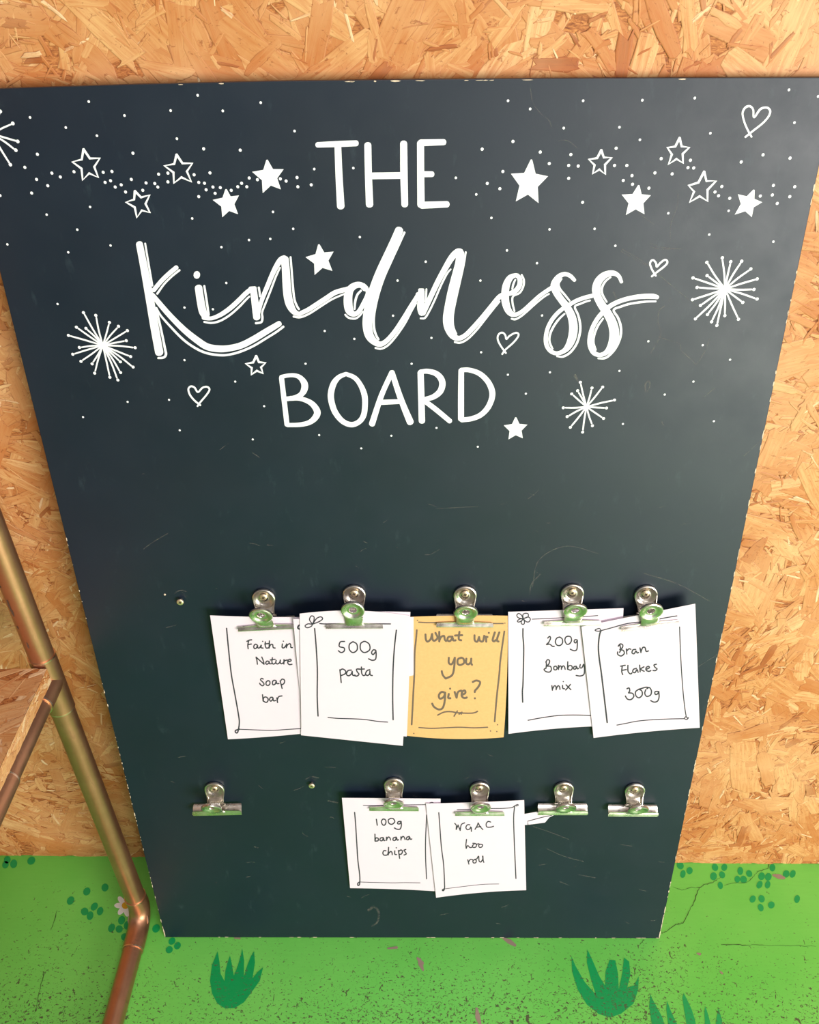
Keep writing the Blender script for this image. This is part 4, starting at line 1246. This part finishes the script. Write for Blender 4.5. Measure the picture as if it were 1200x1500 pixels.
tuft(crop(220, 1300, 3), [(297, 280), (305, 330), (310, 380), (327, 412), (331, 365), (342, 325), (351, 300), (360, 340), (368, 388), (385, 345), (398, 300), (405, 268), (413, 320), (412, 392), (428, 340), (444, 300), (457, 280), (461, 330), (450, 400), (472, 372), (497, 350), (482, 410), (450, 455), (412, 505), (372, 530), (330, 532), (295, 510), (272, 465), (263, 410), (272, 340)])
tuft(crop(600, 1300, 3), [(712, 303), (730, 345), (770, 415), (820, 472), (797, 400), (780, 330), (782, 272), (800, 310), (835, 390), (860, 432), (862, 370), (880, 318), (905, 320), (917, 380), (920, 450), (935, 380), (943, 308), (966, 326), (971, 385), (957, 440), (988, 430), (1008, 390), (1005, 450), (985, 510), (930, 555), (880, 572), (830, 555), (780, 515), (740, 450), (715, 370)])
tuft(cR, [(60, 1275), (75, 1310), (108, 1370), (140, 1430), (168, 1520), (190, 1560), (178, 1460), (168, 1380), (172, 1318), (195, 1380), (222, 1440), (262, 1520), (318, 1580), (305, 1480), (288, 1380), (276, 1300), (285, 1266), (312, 1320), (340, 1380), (362, 1450), (380, 1560), (430, 1580), (428, 1460), (425, 1390), (430, 1355), (450, 1410), (468, 1480), (480, 1570), (500, 1560), (503, 1460), (520, 1370), (545, 1450), (550, 1560), (520, 1680), (420, 1780), (300, 1800), (180, 1760), (110, 1650), (70, 1480), (52, 1360)])

# daisy painted by the copper pipe
for a_ in range(7):
    t = 2 * math.pi * a_ / 7 + .45
    cx, cy = 183.5 + 9.0 * math.cos(t), 1326.5 + 9.5 * math.sin(t)
    floor_poly('painted_petal', [oval(cx, cy, 7.2, 4.0, t, 14)], M_PETAL, .0005 + a_ * .00003)
floor_poly('painted_flower_centre', [oval(183.5, 1326.5, 5.2, 5.0)], M_YEL, .0009)


# cracks and bare patches
def floor_strokes(name, sts, m, lift=.0004):
    V, Fc = [], []
    for st in sts:
        if name == 'floor_crack':
            q_ = []
            for a_, b_ in zip(st, st[1:]):
                for k in range(5):
                    t = k / 5
                    q_.append((a_[0] + (b_[0] - a_[0]) * t + r.uniform(-.9, .9), a_[1] + (b_[1] - a_[1]) * t + r.uniform(-.7, .7), (a_[2] + (b_[2] - a_[2]) * t) * r.uniform(.25, .75)))
            st = q_ + [(st[-1][0], st[-1][1], .3)]
        stroke_geo(st, lambda x, y, l: on_floor(x, y, l), V, Fc, lift, False, 3)
    o = mesh_obj(name, V, Fc, m, floor)
    orient(o.data, (0, 0, 1))
    return o


floor_strokes('floor_crack', [cR([(862, 400, 12), (852, 430, 7), (785, 445, 6), (755, 485, 7), (710, 520, 6), (640, 520, 5), (560, 540, 4)]),
                              cR([(540, 482, 4), (480, 520, 7), (420, 535, 8), (385, 565, 9), (360, 640, 9), (318, 720, 9), (280, 795, 8), (230, 805, 7), (170, 850, 8), (130, 865, 8)]),
                              cR([(385, 555, 5), (330, 555, 5), (270, 572, 4), (215, 550, 4)])], M_CRACK)
floor_strokes('floor_crack', [cR([(20, 905, 9), (0, 925, 7), (-12, 940, 5)]), cR([(540, 938, 4), (620, 940, 7), (700, 944, 8), (760, 942, 5), (860, 946, 4), (1000, 946, 3), (1180, 952, 4)])], M_CRACK)
floor_strokes('floor_crack', [cL([(312, 880, 6), (295, 950, 5), (280, 985, 4)]), cL([(243, 1215, 4), (215, 1330, 5), (190, 1440, 4)])], M_CRACK)
for st in ([cR([(890, 470, 14), (930, 480, 34), (965, 490, 18)])], [crop(600, 1300, 3)([(410, 222, 8), (440, 238, 22), (465, 255, 12)])],
           [crop(600, 1300, 3)([(45, 315, 12), (48, 335, 22), (60, 365, 8)])], [crop(600, 1300, 3)([(295, 530, 10), (300, 570, 22), (310, 600, 14)])],
           [crop(220, 1300, 3)([(1045, 268, 8), (1085, 264, 12)])], [crop(220, 1300, 3)([(1175, 310, 10), (1195, 335, 20)])], [crop(220, 1300, 3)([(370, 222, 5), (395, 224, 8)])],
           [cR([(530, 1120, 6), (545, 1135, 16)])], [cR([(375, 1000, 10), (395, 1005, 20)])]):
    floor_strokes('bare_patch', st, M_CONC)

# ------------------------------------------------------------------ copper pipe shelf stand
PR = .0151
stand = empty('copper_pipe_stand', (-.433, .029, 0))
tag(stand, 'copper pipe shelf stand with soldered joints at the left of the sign', 'shelf stand')
LX, LY = 0.0, 0.0
ztee = .558


def pipe(name, pts, rr=PR, m=M_COPPER, parent=stand, seg=28):
    bm = bmesh.new(); tube(bm, pts, rr, seg)
    return bm_obj(name, bm, m, parent, True)


def lean_x(z): return -.0122 * z / .7


def leg_pt(sx, y, z): return (sx + lean_x(z) * (1 if sx > -.2 else -1), y, z)


def arc(a, b, c_, n_=9):
    """rounded corner from a to c around b"""
    a, b, c_ = Vector(a), Vector(b), Vector(c_)
    return [a * (1 - t) ** 2 + b * 2 * t * (1 - t) + c_ * t * t for t in [k / n_ for k in range(n_ + 1)]]


def socket_rings(parent, pts):
    for p, d in pts:
        d = Vector(d).normalized()
        bm = bmesh.new(); tube(bm, [Vector(p) - d * .0011, Vector(p) + d * .0011], PR + .0016, 28)
        bm_obj('solder_ring', bm, M_SOLDER, parent, True)


def side_frame(sx):
    DEP = .40
    zb = PR + .0022
    # rear leg in two lengths, tee between them
    pipe('leg', [leg_pt(sx, 0, .062), leg_pt(sx, 0, ztee - .04)])
    pipe('leg', [leg_pt(sx, 0, ztee + .036), leg_pt(sx, 0, 1.2)])
    tee = pipe('tee_joint', [leg_pt(sx, 0, ztee - .05), leg_pt(sx, 0, ztee + .042)], PR + .0014)
    bm = bmesh.new(); tube(bm, [leg_pt(sx, .0, ztee), leg_pt(sx, -.042, ztee)], PR + .0014, 28)
    bm_obj('tee_branch', bm, M_COPPER, tee, True)
    socket_rings(tee, [(leg_pt(sx, 0, ztee - .05), (0, 0, 1)), (leg_pt(sx, 0, ztee + .042), (0, 0, 1)), (leg_pt(sx, -.042, ztee), (0, 1, 0))])
    # rail under the shelf
    px = leg_pt(sx, 0, ztee)[0]
    pipe('shelf_rail', [(px, -.035, ztee), (px, -DEP + .03, ztee)])
    s2 = pipe('pipe_coupling', [(px, -.150, ztee), (px, -.34, ztee)], PR + .0015)
    socket_rings(s2, [((px, -.150, ztee), (0, 1, 0)), ((px, -.34, ztee), (0, 1, 0))])
    # elbow on the floor and the rail along it
    el = pipe('elbow_joint', [leg_pt(sx, 0, .070)] + arc((sx, 0, .052), (sx, 0, zb), (sx, -.040, zb)) + [(sx, -.058, zb)], PR + .0014)
    socket_rings(el, [(leg_pt(sx, 0, .070), (0, 0, 1)), ((sx, -.058, zb), (0, 1, 0)), ((sx, -.016, zb + .0115), (0, .75, -.66))])
    pipe('floor_rail', [(sx, -.05, zb), (sx, -DEP + .05, zb)])
    el = pipe('elbow_joint', [(sx, -DEP + .058, zb)] + arc((sx, -DEP + .04, zb), (sx, -DEP, zb), (sx, -DEP, .052)) + [(sx, -DEP, .070)], PR + .0014)
    pipe('leg', [(sx, -DEP, .062), leg_pt(sx, -DEP, ztee - .03)])
    pipe('tee_joint', [leg_pt(sx, -DEP, ztee - .04), leg_pt(sx, -DEP, ztee + .04)], PR + .0014)
    pipe('shelf_rail', [(px, -DEP + .045, ztee), leg_pt(sx, -DEP, ztee)])
    pipe('leg', [leg_pt(sx, -DEP, ztee + .03), leg_pt(sx, -DEP, 1.2)])
    top = pipe('top_rail', arc(leg_pt(sx, 0, 1.19), leg_pt(sx, 0, 1.24), leg_pt(sx, -.045, 1.24)) + arc(leg_pt(sx, -DEP + .045, 1.24), leg_pt(sx, -DEP, 1.24), leg_pt(sx, -DEP, 1.19)), PR)


side_frame(0.0)
side_frame(-.62)
V, Fc = [], []
rr_ = random.Random(5)
for zt_, ph, ln_, wd_ in ((.742, -2.2, .0022, .0016), (.722, -2.15, .002, .002), (.694, -2.0, .012, .0022), (.684, -1.93, .007, .0024), (.660, -2.0, .003, .0014), (.632, -1.7, .006, .0012), (.845, -2.2, .002, .0016)):
    b = len(V)
    cxx = leg_pt(0, 0, zt_)[0]
    for k in range(9):
        t = 2 * math.pi * k / 9
        ang_ = ph + wd_ * math.cos(t) / PR * rr_.uniform(.6, 1.1)
        V.append((cxx + (PR + .00025) * math.cos(ang_), (PR + .00025) * math.sin(ang_), zt_ + ln_ * math.sin(t) * rr_.uniform(.7, 1.1)))
    Fc.append(tuple(range(b, b + 9)))
mk = mesh_obj('tarnish_marks', V, Fc, M_TARN, stand); mk['kind'] = 'stuff'

# shelf of strand board resting on the rails
SW, SD, ST = .585, .375, .021
shelf = empty('strand_board_shelf', (-.4315 - SW, .0105 - SD, ztee + PR + .0020))
tag(shelf, 'strand board shelf resting on the copper pipe stand', 'shelf')
bm = bmesh.new(); box(bm, 0, SW, 0, SD, 0, ST)
bm_obj('shelf_panel', bm, M_CORE, shelf)
face = empty('top_face'); face.parent = shelf; face.location = (0, 0, ST)
o = strands('top_strands', 900, SW, SD, 9, face, zmax=.0005, big=1.15, tint=(.6, 1))
o.parent = shelf; o.location = (0, 0, ST)
o = strands('edge_strands', 900, SD, ST, 10, face, zmax=.0006, big=.32, slant=0, tint=(.45, 1))
o.parent = shelf; o.location = (SW, 0, 0); o.rotation_euler = (math.pi / 2, 0, math.pi / 2)
bpy.data.objects.remove(face)
print('objects', len(bpy.data.objects), 'tris ~', sum(len(o.data.loops) - 2 * len(o.data.polygons) for o in bpy.data.objects if o.type == 'MESH'))
